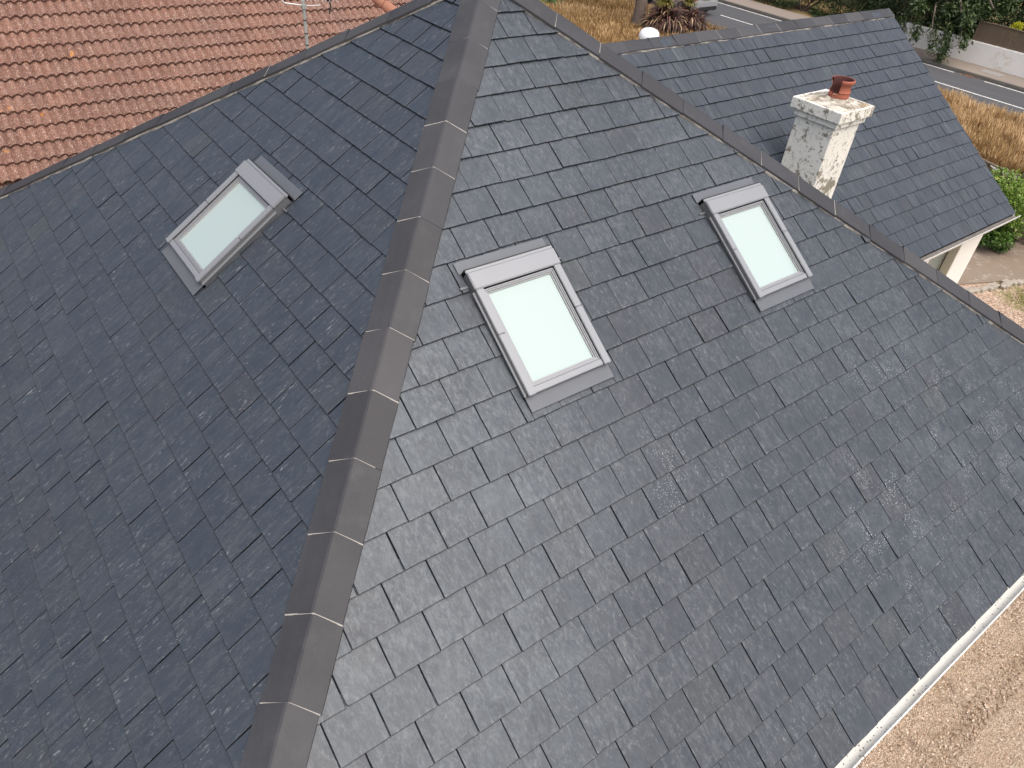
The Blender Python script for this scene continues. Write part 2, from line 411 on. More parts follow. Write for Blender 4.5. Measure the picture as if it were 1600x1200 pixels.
# ------------------------------------------------------------------ hip and ridge cappings
def capping(name, A, D, E, prof_lat, zfun, t0, n, step, label, seed, parent, apex, lifts, bed_lat, tgap=.014, joint_bright=.85, tmin=0.0):
    """A start (gauge coords xyz), D plan direction (unit) with fall per unit, E lateral plan unit.
    prof_lat=(left,right) lateral offsets, zfun=(zleft,zright) roof planes, apex=(lat,height over hip)"""
    rnd = random.Random(seed); A = Vector(A); fall = D[2]; Dp = Vector((D[0], D[1])); Ep = Vector(E)
    def P(t, lat, z=None, side=0, lift=0, h=0):
        x = A.x+Dp.x*t+Ep.x*lat; y = A.y+Dp.y*t+Ep.y*lat
        if z is None:
            z = zfun[side](x, y)+lift if side >= 0 else A.z-fall*t+h
        return (x, y, z)
    bed = MB(); lf, rg = prof_lat; ah = apex[1]; al = apex[0]
    # continuous mortar bed following both edges, lumpy
    m = max(4, int(n*step*2.4))
    for side, lat in ((0, bed_lat[0]), (1, bed_lat[1])):
        rows = []
        for i in range(m+1):
            t = max(tmin, t0+n*step*i/m); j = rnd.uniform(-.035, .035)
            jl = j if abs(lat) > 0 else 0
            inner = lat*.80
            rows.append([P(t, lat+jl, side=side, lift=.08), P(t, lat*.97+jl, side=side, lift=.10+(lifts[side]-.14)*.45+rnd.uniform(-.015, .015)), P(t, inner, side=side, lift=.11)])
        for i in range(m):
            a, b = rows[i], rows[i+1]
            for q in range(2):
                bed.add([G(*a[q]), G(*b[q]), G(*b[q+1]), G(*a[q+1])], [(0, 1, 2, 3)])
    tiles = []
    for i in range(n):
        ta = max(tmin, t0+i*step+tgap*.5); tb = t0+(i+1)*step-tgap*.5
        if tb < tmin+.2: continue
        dl = rnd.uniform(-.03, .03); dh = rnd.uniform(-.02, .02)
        th = .075
        mb = MB(); secs = []
        for t in (ta, tb):
            tilt = (.012 if t == ta else -.012)
            hh = A.z-fall*t
            L = P(t, lf+dl, side=0, lift=lifts[0]); Rr = P(t, rg+dl, side=1, lift=lifts[1])
            hx = P(t, al+dl, z=hh+ah+dh+tilt)
            def lerp(a, b, k): return tuple(a[j]+(b[j]-a[j])*k for j in range(3))
            bl = lerp(hx, L, .09); br = lerp(hx, Rr, .09)
            hx2 = (hx[0], hx[1], hx[2]-.016)
            top = [L, lerp(L, hx, .5), bl, hx2, br, lerp(Rr, hx, .5), Rr]
            botm = [(p_[0], p_[1], p_[2]-th) for p_ in top]
            secs.append((top, botm))
        (ta_, ba_), (tb_, bb_) = secs; k = len(ta_)
        vs = [G(*p_) for p_ in ta_+tb_+ba_+bb_]
        fs = []
        for j in range(k-1):
            fs.append((j, j+1, k+j+1, k+j)); fs.append((2*k+j, 3*k+j, 3*k+j+1, 2*k+j+1))
            fs.append((j, 2*k+j, 2*k+j+1, j+1)); fs.append((k+j, k+j+1, 3*k+j+1, 3*k+j))
        fs += [(0, k, 3*k, 2*k), (k-1, 3*k-1, 4*k-1, 2*k-1)]
        mb.add(vs, fs); tiles.append((mb, th))
        # pointed joint between this tile and the next, a thin line of mortar
        t = tb+tgap*.5; hh = A.z-fall*t; wj = tgap*.5+rnd.uniform(.000, .008)
        if rnd.random() < joint_bright:
            bits = []
            for tt, ex in ((t-wj, .004), (t+wj, .004)):
                hh2 = A.z-fall*tt
                L = P(tt, lf+.005, side=0, lift=lifts[0]+ex-.004); Rr = P(tt, rg-.005, side=1, lift=lifts[1]+ex-.004); hx = P(tt, al, z=hh2+ah+ex-.012)
                seg = []
                for q in range(5): seg.append(tuple(L[j]+(hx[j]-L[j])*q/4 for j in range(3)))
                for q in range(1, 5): seg.append(tuple(hx[j]+(Rr[j]-hx[j])*q/4 for j in range(3)))
                bits.append(seg)
            a, b = bits; r0 = 0 if rnd.random() < .75 else rnd.randint(1, 4); r1 = 8 if rnd.random() < .85 else rnd.randint(4, 7)
            for q in range(r0, r1):
                jj = [rnd.uniform(-.006, .006) for _ in range(4)]
                lo = .02
                va = [(a[q][0], a[q][1], a[q][2]+.004), (a[q+1][0], a[q+1][1], a[q+1][2]+.004), (b[q+1][0], b[q+1][1], b[q+1][2]+.004), (b[q][0], b[q][1], b[q][2]+.004)]
                vb = [(p_[0], p_[1], p_[2]-lo) for p_ in va]
                bed.add([G(*p_) for p_ in va+vb], [(0, 1, 2, 3), (0, 4, 5, 1), (3, 2, 6, 7), (0, 3, 7, 4), (1, 5, 6, 2)], 1)
    o = bed.build(name, [M_mortar, M_joint], parent); o['label'] = label
    for mb, th in tiles:
        c = mb.build('ridge_tile', M_cap, o)
    return o
r2 = math.sqrt(.5)
capping('hip_capping', (0, 0, 0), (-r2, -r2, tR*r2), (r2, -r2), (-.58, .745), (zL, zR), .880-1.6256, 20, 1.6256, 'wide central hip capping of charcoal angle tiles with pale mortar joints', 21, house, (.10, .12), (.15, .19), (-.50, .68), tmin=1.06)
# front/right hip
lp = math.hypot(HR, cT); Dh = (HR/lp, -cT/lp, sT/lp); Eh = (-cT/lp, -HR/lp)     # lateral towards the front slope (negative side is rear)
capping('hip_capping', (-DX+HR*.9, -cT*.9, -sT*.9), Dh, (-Eh[0], -Eh[1]), (-.66, .62), (zR, zE), -.69, 20, 1.658, 'right-hand hip capping of charcoal tiles on a rough mortar bed', 22, house, (0, .20), (.22, .16), (-.69, .60), joint_bright=.3, tgap=.014)
lp2 = math.hypot(HL, cT); Dl = (-cT/lp2, HL/lp2, sT/lp2); El = (HL/lp2, cT/lp2)
capping('hip_capping', (-cT*.9, -DX+HL*.9, -sT*.9), Dl, El, (-.66, .62), (zL, zN), .12-1.603, 20, 1.603, 'left-hand hip capping of charcoal tiles on a rough mortar bed', 23, house, (0, .12), (.22, .16), (-.69, .60), joint_bright=.25, tgap=.014)

mb = MB(); mb.lathe(G(-.72, -.72, -.75*tR), [(.0001, .075), (.06, .068), (.12, .03), (.19, -.03), (.24, -.09)], 14); mb.build('apex_cap', M_cap, house, True)

# ------------------------------------------------------------------ wing
XB, YB, ZB = 41.68, 6.25, -6.376
tB = math.tan(THB); cB, sB = math.cos(THB), math.sin(THB)
OB = G(0, YB, ZB); UB, WB = Vector((1, 0, 0)), Vector((0, -cB, -sB))
rowsB = {k: float(k) for k in range(0, 17)}; rowsB[17] = 17.03; rowsB[0] = 0.0
def phB(k): return (3*.6 if k % 2 else 0)+.35
YRB = 6.85; ZRB = ZB+(YRB-YB)*tB
# left limit follows the valley against the main roof's right slope
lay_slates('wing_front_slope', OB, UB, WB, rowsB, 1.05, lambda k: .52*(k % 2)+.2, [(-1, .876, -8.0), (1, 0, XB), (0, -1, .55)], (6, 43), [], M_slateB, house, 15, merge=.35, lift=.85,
           label='slate slope of the gabled wing, streaky slates')
rowsB2 = {k: float(k) for k in range(1, 18)}
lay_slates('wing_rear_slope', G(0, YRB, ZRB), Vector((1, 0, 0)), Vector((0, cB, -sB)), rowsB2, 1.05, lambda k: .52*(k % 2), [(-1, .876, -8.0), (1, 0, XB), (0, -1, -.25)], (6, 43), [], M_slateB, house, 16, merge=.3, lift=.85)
yEv = YB-17.03*cB; zEv = ZB-17.03*sB
def zBf(x, y): return ZB+(y-YB)*tB
def zBr(x, y): return ZRB-(y-YRB)*tB
mb = MB(); yr2 = YRB+(YRB-yEv); xv = 6
vs = [G(xv, yEv, zEv-.03), G(XB-.05, yEv, zEv-.03), G(XB-.05, YRB, ZRB-.03), G(xv, YRB, ZRB-.03), G(xv, yr2, zEv-.03), G(XB-.05, yr2, zEv-.03),
      G(xv, yEv+.1, zEv-.7), G(XB-.05, yEv+.1, zEv-.7), G(XB-.05, yr2-.1, zEv-.7), G(xv, yr2-.1, zEv-.7)]
vs[0] = G(23.3, yEv, zEv-.03); vs[3] = G(7.4, YRB, ZRB-.03); vs[6] = G(23.5, yEv+.1, zEv-.7)
mb.add(vs, [(0, 1, 2, 3), (3, 2, 5, 4), (0, 6, 7, 1), (1, 7, 8, 5, 2)])
mb.build('wing_roof_boarding', M_under, house)
capping('ridge_capping', (8.2, YRB, ZRB), (1, 0, 0), (0, 1), (-.66, .66), (zBf, zBr), (XB-8.2)-17*1.955, 17, 1.955, 'ridge capping of the wing, charcoal tiles', 24, house, (0, .08), (.16, .16), (-.70, .70), joint_bright=.35, tgap=.014)
# wing verge: pale undercloak edge along the gable
mb = MB()
for (ya, za, yb, zb) in ((yEv, zEv, YRB, ZRB), (YRB, ZRB, yr2, zEv)):
    vs = [G(XB-.16, ya, za+.03), G(XB+.03, ya, za+.03), G(XB+.03, yb, zb+.03), G(XB-.16, yb, zb+.03), G(XB-.16, ya, za-.55), G(XB+.03, ya, za-.55), G(XB+.03, yb, zb-.55), G(XB-.16, yb, zb-.55)]
    mb.add(vs, [(0, 1, 2, 3), (1, 5, 6, 2), (0, 4, 5, 1), (2, 6, 7, 3), (4, 7, 6, 5), (0, 3, 7, 4)])
mb.build('verge_board', plain('verge_board_paint', (.60, .60, .58), .5), house)
# wing wall with a recessed window
yw = -1.56; xw1 = 9.66; xw0 = 5.0; ztop = (zEv+ZG-.35)*S
mb = MB()
mb.box(((8.92+xw1)/2, yw+1.5, ztop/2), ((xw1-8.92)/2, 1.5, ztop/2))                   # pier right of the recess
mb.box(((xw0+8.92)/2-.002, yw+1.59, ztop/2), ((8.92-xw0)/2-.002, 1.40, ztop/2))      # wall set back
mb.box((7.3, 4.3, ztop/2), (2.3, 2.7, ztop/2))
gy0, gy1 = yw, (yr2-1.4)*S
mb.add([(xw1, gy0, ztop-.01), (xw1, gy1, ztop-.01), (xw1, YRB*S, (ZRB+ZG-.6)*S), (xw1-.2, gy0, ztop-.01), (xw1-.2, gy1, ztop-.01), (xw1-.2, YRB*S, (ZRB+ZG-.6)*S)], [(0, 1, 2), (3, 5, 4), (0, 2, 5, 3), (1, 4, 5, 2)])
mb.build('wing_wall', M_white, house)['label'] = 'smooth white end wall of the wing'
mb = MB(); mb.box((8.915, yw+.095, 1.4), (.006, .088, 1.35)); mb.build('window_reveal', M_cream, house)
wf = MB(); yf = yw+.165
for xa, xb in ((8.10, 8.24), (7.42, 7.50), (6.84, 6.9)): wf.box(((xa+xb)/2, yf, 1.55), ((xb-xa)/2, .028, 1.05))
wf.box((7.88, yf-.001, 2.58), (1.03, .026, .05)); wf.box((7.88, yf-.001, .52), (1.03, .026, .05))
wfo = wf.build('wing_window', M_wframe, house)
mb = MB(); mb.box((7.88, yf+.012, 1.55), (1.02, .006, 1.0)); mb.build('glass_pane', M_dimglass, wfo)
for gx in (8.85, 8.05): mb = MB(); mb.box((gx, yf-.032, 1.55), (.012, .006, 1.04)); mb.build('gasket', M_gasket, wfo)

# ------------------------------------------------------------------ gutters
def gutter(name, a, b, out, r, label, seed, inner=0):
    """open half-round gutter between a and b; out = outward plan direction"""
    rnd = random.Random(seed); a = Vector(a); b = Vector(b); out = Vector(out)
    mb = MB(); n = 10; L = (b-a); m = 24
    sec_o = [(math.cos(math.pi+math.pi*k/n)*r, math.sin(math.pi+math.pi*k/n)*r) for k in range(n+1)]
    sec_i = [(x*.93, y*.93) for x, y in sec_o]
    pts = sec_o[:]+[(r*1.05, .006), (r*.86, .008)]+sec_i[::-1]+[(-r*.9, .004)]
    k = len(pts); rings = []
    for i in range(m+1):
        c = a+L*i/m; wob = rnd.uniform(-.002, .002)
        rings.append([c+out*(x+wob)+Vector((0, 0, y)) for x, y in pts])
    b0 = len(mb.v); mb.v += [tuple(v) for rg in rings for v in rg]
    for i in range(m):
        for j in range(k):
            mb.f.append((b0+i*k+j, b0+i*k+(j+1) % k, b0+(i+1)*k+(j+1) % k, b0+(i+1)*k+j)); mb.mi.append(inner if n+3 <= j < k-2 else 0)
    mb.f.append(tuple(b0+j for j in range(k))); mb.f.append(tuple(b0+m*k+j for j in range(k))[::-1]); mb.mi += [0, 0]
    # stop end
    o = mb.build(name, [M_gutter, M_gdirt], house, smooth=True); o['label'] = label
    ln = L.length; d = L.normalized(); nbr = int(ln/1.0)
    for i in range(nbr+1):
        br = MB(); c = a+d*(.18+i*(ln-.36)/max(1, nbr)); Mx = Matrix((d, out, Vector((0, 0, 1)))).transposed()
        br.lathe(c, [(r*1.03, -.02), (r*1.10, -.02), (r*1.10, .02), (r*1.03, .02)], 12, 0, Matrix((out, Vector((0, 0, 1)), d)).transposed(), math.pi, 2*math.pi)
        br.build('gutter_bracket', M_wframe, o)
    return o
ze = (zE_+ZG)*S
gr = .052
gutter('gutter', ((-SE*cT-.2)*S, -SE*cT*S-gr+.012, ze-.012), ((HR*SE-DX+.2)*S, -SE*cT*S-gr+.012, ze-.012), (0, -1, 0), gr, 'white gutter along the front eaves, speckled with black dirt', 5)
# fascia and soffit of the main eaves
mb = MB()
mb.box(((x0+x1)/2, -SE*cT*S+.045, ze-.13), ((x1-x0)/2+.33, .012, .10)); mb.box(((x0+x1)/2, -SE*cT*S+.22, ze-.235), ((x1-x0)/2+.3, .17, .008))
mb.build('fascia_board', M_wframe, house)
zev = (zEv+ZG)*S
gutter('gutter', (5.3, yEv*S-gr+.012, zev-.010), (XB*S+.04, yEv*S-gr+.012, zev-.010), (0, -1, 0), gr, 'white gutter under the wing slope', 6, 1)
mb = MB(); mb.box((7.5, yEv*S+.035, zev-.10), (2.28, .01, .085)); mb.box((7.5, yEv*S+.045+.07, zev-.19), (2.28, .075, .006)); mb.build('wing_fascia_board', M_wframe, house)
gutter('gutter', (-SE*cT*S-gr+.012, (-SE*cT)*S, ze-.012), (-SE*cT*S-gr+.012, (HL*SE-DX)*S, ze-.012), (-1, 0, 0), gr, 'white gutter along the left eaves', 7)

# ------------------------------------------------------------------ skylights
def skylight(O, U, W, u0, u1, label):
    N = U.cross(W); N = N if N.z > 0 else -N
    Mx = Matrix((U, W, N)).transposed()
    g = .235
    def box(mb, ua, ub, va, vb, na, nb, m=0, bev=0):
        c = O+(U*((ua+ub)/2)+W*((va+vb)/2))*g+N*((na+nb)/2)
        mb.box(c, ((ub-ua)/2*g, (vb-va)/2*g, (nb-na)/2), Mx, m, bev)
    v0, v1 = WIN_V0, WIN_V1
    k = MB()                                              # upstand walls
    box(k, u0, u0+.16, v0-.02, v1-.06, .0, .080); box(k, u1-.16, u1, v0-.02, v1-.06, .0, .080)
    box(k, u0+.16, u1-.16, v0-.02, v0+.16, .0, .079); box(k, u0+.16, u1-.16, v1-.22, v1-.06, .0, .066)
    box(k, u0+.16, u1-.16, v0+.16, v1-.22, .0, .030, 1)
    # a slim lip near the foot of the side walls
    box(k, u0-.055, u0-.002, v0+.55, v1-.03, .045, .056, 2); box(k, u1+.002, u1+.055, v0+.55, v1-.03, .045, .056, 2)
    o = k.build('skylight', [M_alu, M_gasket, M_alu_light], house); o['label'] = label
    h = MB(); box(h, u0-.03, u1+.03, v0+.02, v0+.54, .080, .100, 0, .006); box(h, u0-.035, u1+.035, v0-.09, v0+.015, .074, .088, 0, .004); h.build('top_hood', M_alu_light, o)
    h = MB(); box(h, u0-.03, u1+.03, v0-.135, v0-.092, .02, .080); h.build('hood_gasket', M_gasket, o)
    for ua, ub in ((u0, u0+.25), (u1-.25, u1)):
        for va, vb in ((v0+.545, v0+1.95), (v0+1.965, v1)):
            r = MB(); box(r, ua, ub, va, vb, .080, .094, 0, .004); r.build('side_rail', M_alu_light, o)
    r = MB(); box(r, u0+.255, u1-.255, v1-.20, v1-.02, .068, .082, 0, .004); r.build('bottom_rail', M_alu_light, o)
    s_ = MB()                                             # sash, stepped towards the pane
    a, b, c, d = u0+.26, u1-.26, v0+.57, v1-.215
    for (q, na, nb, m) in ((.0, .040, .074, 0), (.045, .040, .068, 0), (.09, .040, .058, 1)):
        wd = .041
        box(s_, a+q, a+q+wd, c+q, d-q, na, nb, m); box(s_, b-q-wd, b-q, c+q, d-q, na, nb, m)
        box(s_, a+q+wd, b-q-wd, c+q, c+q+wd, na, nb, m); box(s_, a+q+wd, b-q-wd, d-q-wd, d-q, na, nb, m)
    s_.build('sash', [M_alu_light, M_seal], o)
    p_ = MB(); box(p_, a+.132, b-.132, c+.132, d-.132, .036, .048); p_.build('glass_pane', M_pane, o)
    # flashings
    f = MB(); box(f, u0-.02, u1-.0, v1-.05, v1+.42, .036, .040); f.build('apron_flashing', M_lead, o)
    f = MB(); box(f, u0-.12, u1+.06, 10.78, v0-.12, .024, .028); f.build('head_flashing', M_lead, o)
    for ua, ub in ((u0-.14, u0), (u1, u1+.14)): f = MB(); box(f, ua, ub, v0-.1, v1-.05, .005, .009); f.build('side_flashing', M_lead, o)
    for ua, ub in ((u0-.30, u0-.04), (u1+.04, u1+.30)): f = MB(); box(f, ua, ub, v0+.28, v0+.34, .028, .036); f.build('flashing_clip', M_alu, o)
    return o
skylight(O0, UR, WR, *skyR[0], 'nearer skylight of the front slope, white blind behind the glass')
skylight(O0, UR, WR, *skyR[1], 'skylight of the front slope nearest the chimney')
skylight(O0, UL, WL, *skyL[0], 'skylight alone on the darker left slope')

# ------------------------------------------------------------------ chimney
def chimney_mat():
    t = NT('weathered_white_paint', .85); P = t.gen_pos()
    c = t.mix(t.noise(P, 5, 4, .6), (.72, .70, .63), (.82, .81, .75))
    # flaking: bare grey-brown render where paint has gone; more towards the foot and the left corner
    sp = t.n('SeparateXYZ'); t.l(P, sp.inputs[0])
    zz = t.ramp(t.math('SUBTRACT', sp.outputs[2], 3.3), [(.0, .17), (.35, .10), (.75, .0), (1.2, .0)])
    fl = t.math('ADD', t.noise(P, 6.5, 8, .76, .3), zz)
    c = t.mix(t.ramp(fl, [(.552, 0), (.58, 1)]), c, (.25, .225, .175))
    f2 = t.noise(t.map(P, (1, 1, .6)), 30, 7, .78, .5)
    c = t.mix(t.ramp(f2, [(.565, 0), (.61, .8)]), c, (.26, .25, .20))
    vo = t.n('TexVoronoi', _feature='DISTANCE_TO_EDGE', Scale=3.2); dv = t.n('TexNoise', Scale=6.0, Detail=5.0); t.l(P, dv.inputs['Vector']); vm_ = t.n('VectorMath', _operation='MULTIPLY_ADD'); t.l(dv.outputs['Color'], vm_.inputs[0]); vm_.inputs[1].default_value = (.35, .35, .35); t.l(P, vm_.inputs[2]); t.l(vm_.outputs[0], vo.inputs['Vector'])
    cr = t.math('MULTIPLY', t.ramp(vo.outputs['Distance'], [(0, .7), (.006, .5), (.015, 0)]), t.ramp(t.noise(P, 3, 3), [(.55, 0), (.66, 1)]))
    c = t.mix(cr, c, (.12, .11, .09))
    t.color(c); t.bump(t.math('SUBTRACT', t.noise(P, 30, 6, .7), t.math('MULTIPLY', cr, 2.0)), .5, .008); return t.m
def capmat():
    t = NT('chimney_top_mortar', .9); P = t.gen_pos()
    c = t.mix(t.ramp(t.noise(P, 9, 7, .72), [(.38, 0), (.58, 1)]), (.60, .57, .50), (.17, .14, .10))
    c = t.mix(t.ramp(t.noise(P, 4, 3, .6), [(.58, 0), (.7, .5)]), c, (.42, .28, .13))
    t.color(c); t.bump(t.noise(P, 28, 6, .7), .6, .01); return t.m
M_chim = chimney_mat(); M_ctop = capmat()
cx0, cx1, cy0, cy1 = 4.92, 5.50, -.80, -.22
def rough_box(mb, c, h, amp, seg, seed, m=0):
    bm = bmesh.new(); bmesh.ops.create_cube(bm, size=2)
    for v in bm.verts: v.co = Vector((v.co.x*h[0], v.co.y*h[1], v.co.z*h[2]))
    bmesh.ops.bevel(bm, geom=bm.edges[:], offset=.006, segments=1, affect='EDGES')
    bmesh.ops.subdivide_edges(bm, edges=bm.edges[:], cuts=seg, use_grid_fill=True)
    bm.verts.index_update()
    vs = []
    for v in bm.verts:
        p_ = v.co+Vector(c); nn = noise.noise_vector(p_*7+Vector((seed, 0, 0)))*amp+noise.noise_vector(p_*25)*amp*.35
        vs.append(p_+nn)
    mb.add(vs, [[v.index for v in f.verts] for f in bm.faces], m); bm.free()
mb = MB(); rough_box(mb, ((cx0+cx1)/2, (cy0+cy1)/2, 4.05), ((cx1-cx0)/2, (cy1-cy0)/2, .56), .004, 7, 1)
chim = mb.build('chimney', M_chim, house, True); chim['label'] = 'square white painted chimney stack, paint flaking to grey'
mb = MB(); ccx, ccy = (cx0+cx1)/2, (cy0+cy1)/2
rough_box(mb, (ccx, ccy, 4.655), (.33, .33, .042), .003, 4, 2); mb.build('chimney_band', M_chim, chim, True)
mb = MB(); rough_box(mb, (ccx, ccy, 4.765), (.372, .372, .068), .003, 5, 3)
mb.build('chimney_cap', M_chim, chim, True)
mb = MB(); n = 12                                     # sloping mortar flaunching
cen = (5.24, -.53)
ringo = []; 
vs = []; fs = []; prof = [(1.0, 0.0), (.72, .028), (.45, .052), (.30, .07)]
for q, (k, z) in enumerate(prof):
    for i in range(32):
        a = 2*math.pi*(i+.5)/32; sq = .366/max(abs(math.cos(a)), abs(math.sin(a))); rr = sq*k*(1 if q == 0 else 1)+(0)
        rr = sq*k if q < 2 else (.366*k*1.08)
        cxq = ccx+(cen[0]-ccx)*(q/3); cyq = ccy+(cen[1]-ccy)*(q/3)
        vs.append((cxq+rr*math.cos(a), cyq+rr*math.sin(a), 4.826+z+random.Random(i*7+q).uniform(-.004, .004)))
for q in range(3):
    for i in range(32): fs.append((q*32+i, q*32+(i+1) % 32, (q+1)*32+(i+1) % 32, (q+1)*32+i))
fs.append(tuple(96+i for i in range(32)))
mb.add(vs, fs); mb.build('mortar_flaunching', M_ctop, chim, True)
# pot: flared terracotta with a piece broken out of the side facing the ridge
tp = NT('terracotta', .75); P = tp.gen_pos()
c_ = tp.mix(tp.noise(P, 9, 5, .6), (.27, .075, .045), (.38, .12, .075)); tp.color(c_); tp.bump(tp.noise(P, 70, 4, .6), .3, .003); M_terra = tp.m
tp = NT('sooty_terracotta', .85); P = tp.gen_pos()
c_ = tp.mix(tp.noise(P, 8, 5, .7), (.028, .007, .007), (.085, .018, .015)); tp.color(c_); M_soot = tp.m
pc = Vector((5.235, -.53, 4.865))
def pot(mb, prof, mi, flip, lim):
    n = 44; b0 = len(mb.v)
    for (r_, z) in prof:
        for k in range(n):
            a = 2*math.pi*k/n
            zz = z
            mb.v.append(tuple(pc+Vector((r_*math.cos(a), r_*math.sin(a), zz))))
    for i in range(len(prof)-1):
        for k in range(n):
            a = 2*math.pi*(k+.5)/n; zc = (prof[i][1]+prof[i+1][1])/2
            if zc > lim(a): continue
            f = (b0+i*n+k, b0+i*n+(k+1) % n, b0+(i+1)*n+(k+1) % n, b0+(i+1)*n+k)
            mb.f.append(f[::-1] if flip else f); mb.mi.append(mi)
def broke(a):
    d = abs((math.degrees(a)-160+180) % 360-180)
    if d > 47: return 1
    return .062+.0012*max(0, d-22)**1.15+.012*math.sin(a*23)+.010*math.sin(a*41)
po = [(.128, -.01), (.130, .05), (.126, .085), (.132, .090), (.134, .100), (.126, .106), (.120, .125), (.116, .15), (.116, .175), (.122, .185), (.136, .20), (.145, .212), (.148, .226), (.146, .240), (.138, .247), (.128, .247)]
pi_ = [(.128, .247), (.118, .235), (.112, .21), (.104, .185), (.100, .16), (.100, .13), (.104, .10), (.106, .06), (.106, .0)]
mb = MB(); pot(mb, po, 0, False, broke); pot(mb, pi_, 1, False, broke)
potm = mb.build('chimney_pot', [M_terra, M_soot], chim, True); potm['label'] = 'terracotta pot with a piece broken out and a sooty inside'
sol = potm.modifiers.new('thick', 'SOLIDIFY'); sol.thickness = .006
mb = MB(); mb.lathe(pc, [(.11, .02), (.07, .022), (.0001, .022)], 24); mb.build('pot_throat', M_soot, chim)

# white cowl standing behind the wing ridge
mb = MB(); c0 = Vector((4.12, 1.86, 0)); mb.lathe(c0, [(.055, 4.85), (.055, 5.085)], 20); mb.lathe(c0, [(.0001, 5.245), (.05, 5.24), (.10, 5.222), (.13, 5.19), (.145, 5.145), (.142, 5.115), (.12, 5.10), (.055, 5.098)], 28)
mb.build('vent_cowl', plain('white_plastic', (.85, .85, .86), .3), house, True)['label'] = 'small white domed vent cowl poking up behind the wing ridge'

# ------------------------------------------------------------------ ground
def ground_mat():
    t = NT('dry_ground', .95); P = t.gen_pos()
    c = t.mix(t.ramp(t.noise(P, .5, 6, .65), [(.35, 0), (.65, 1)]), (.20, .135, .065), (.33, .235, .10))
    c = t.mix(t.ramp(t.noise(P, 1.7, 5, .7), [(.52, 0), (.68, .8)]), c, (.13, .12, .045))
    c = t.mix(t.math('MULTIPLY', t.ramp(t.noise(P, 26, 4, .7), [(.4, 0), (.7, 1)]), .6), c, (.42, .30, .14))
    t.color(c); t.bump(t.noise(P, 25, 6, .75), 1.0, .06); return t.m
def sheet(name, pts, z, mat, thick=0):
    me = bpy.data.meshes.new(name)
    n = len(pts); vs = [(x, y, z) for x, y in pts]
    fs = [tuple(range(n))]
    if thick:
        vs += [(x, y, z-thick) for x, y in pts]; fs += [(i, n+i, n+(i+1) % n, (i+1) % n) for i in range(n)]
    me.from_pydata(vs, [], fs); me.update()
    o = link(name, me, mat); return tag(o, kind='structure')
sheet('ground', [(-250, -250), (350, -250), (350, 350), (-250, 350)], 0, ground_mat())

def gravel_mat():
    t = NT('peach_gravel', .95); P = t.gen_pos()
    v = t.n('TexVoronoi', Scale=42.0); t.l(P, v.inputs['Vector'])
    sc = t.n('SeparateColor'); t.l(v.outputs['Color'], sc.inputs[0])
    c = t.ramp(sc.outputs[0], [(0, (.16, .11, .08)), (.25, (.36, .25, .18)), (.6, (.50, .355, .26)), (1, (.66, .53, .42))])
    big = t.noise(P, .8, 5, .65)
    c = t.mix(t.ramp(big, [(.5, 0), (.72, .6)]), c, (.27, .19, .12))
    # dark damp litter close to the house foot
    sp = t.n('SeparateXYZ'); t.l(P, sp.inputs[0])
    grn = t.math('MULTIPLY', t.ramp(t.noise(P, 2.2, 5, .7), [(.5, 0), (.6, 1)]), t.ramp(sp.outputs[0], [(0, 0), (1, 0)]))
    wd = t.n('VectorMath', _operation='DISTANCE'); t.l(P, wd.inputs[0]); wd.inputs[1].default_value = (13.6, -2.0, 0)
    gm = t.math('MULTIPLY', t.ramp(wd.outputs['Value'], [(.0, 1), (.9, .6), (1.0, 0)]), t.ramp(t.noise(P, 4, 5, .7), [(.42, 0), (.55, 1)]))
    c = t.mix(gm, c, (.16, .17, .035))
    t.color(c); t.bump(v.outputs['Distance'], .9, .02); return t.m
tgt = sheet('gravel_yard', [(4.8, -9), (16.4, -9), (15.2, -1.6), (13.6, -1.15), (12.6, -.3), (9.0, -.3), (9.0, -1.4), (5.2, -1.4), (5.2, -6), (4.8, -6)], .006, gravel_mat())
def sand_mat():
    t = NT('sandy_drive', .95); P = t.gen_pos()
    v = t.n('TexVoronoi', Scale=75.0); t.l(P, v.inputs['Vector'])
    sc = t.n('SeparateColor'); t.l(v.outputs['Color'], sc.inputs[0])
    c = t.ramp(sc.outputs[0], [(0, (.21, .15, .105)), (.3, (.38, .285, .205)), (.7, (.48, .375, .285)), (1, (.66, .55, .45))])
    tan = t.ramp(t.noise(t.map(P, (1, 2.2, 1), rot=(0, 0, R(20))), 1.3, 4, .6), [(.45, 0), (.65, .5)])
    c = t.mix(tan, c, (.39, .295, .19))
    at = t.n('Attribute', _attribute_name='tone'); c = t.mix(at.outputs['Fac'], c, (.15, .10, .06))
    sp = t.n('SeparateXYZ'); t.l(t.map(P, (1, 1, 1), rot=(0, 0, R(8))), sp.inputs[0])
    # dark loose soil against the wall
    y = sp.outputs[1]
    so_ = t.n('MapRange'); t.l(y, so_.inputs['Value']); so_.inputs['From Min'].default_value = -5.62; so_.inputs['From Max'].default_value = -5.22
    wet = so_.outputs[0]
    blot = t.ramp(t.noise(P, 3.2, 6, .72), [(.54, 0), (.66, 1)])
    c = t.mix(t.math('MULTIPLY', t.math('MULTIPLY', wet, blot), .7), c, (.10, .055, .03))
    t.color(c); t.bump(t.math('ADD', v.outputs['Distance'], t.math('MULTIPLY', t.noise(P, 6, 5, .7), 1.5)), 1.0, .022); return t.m
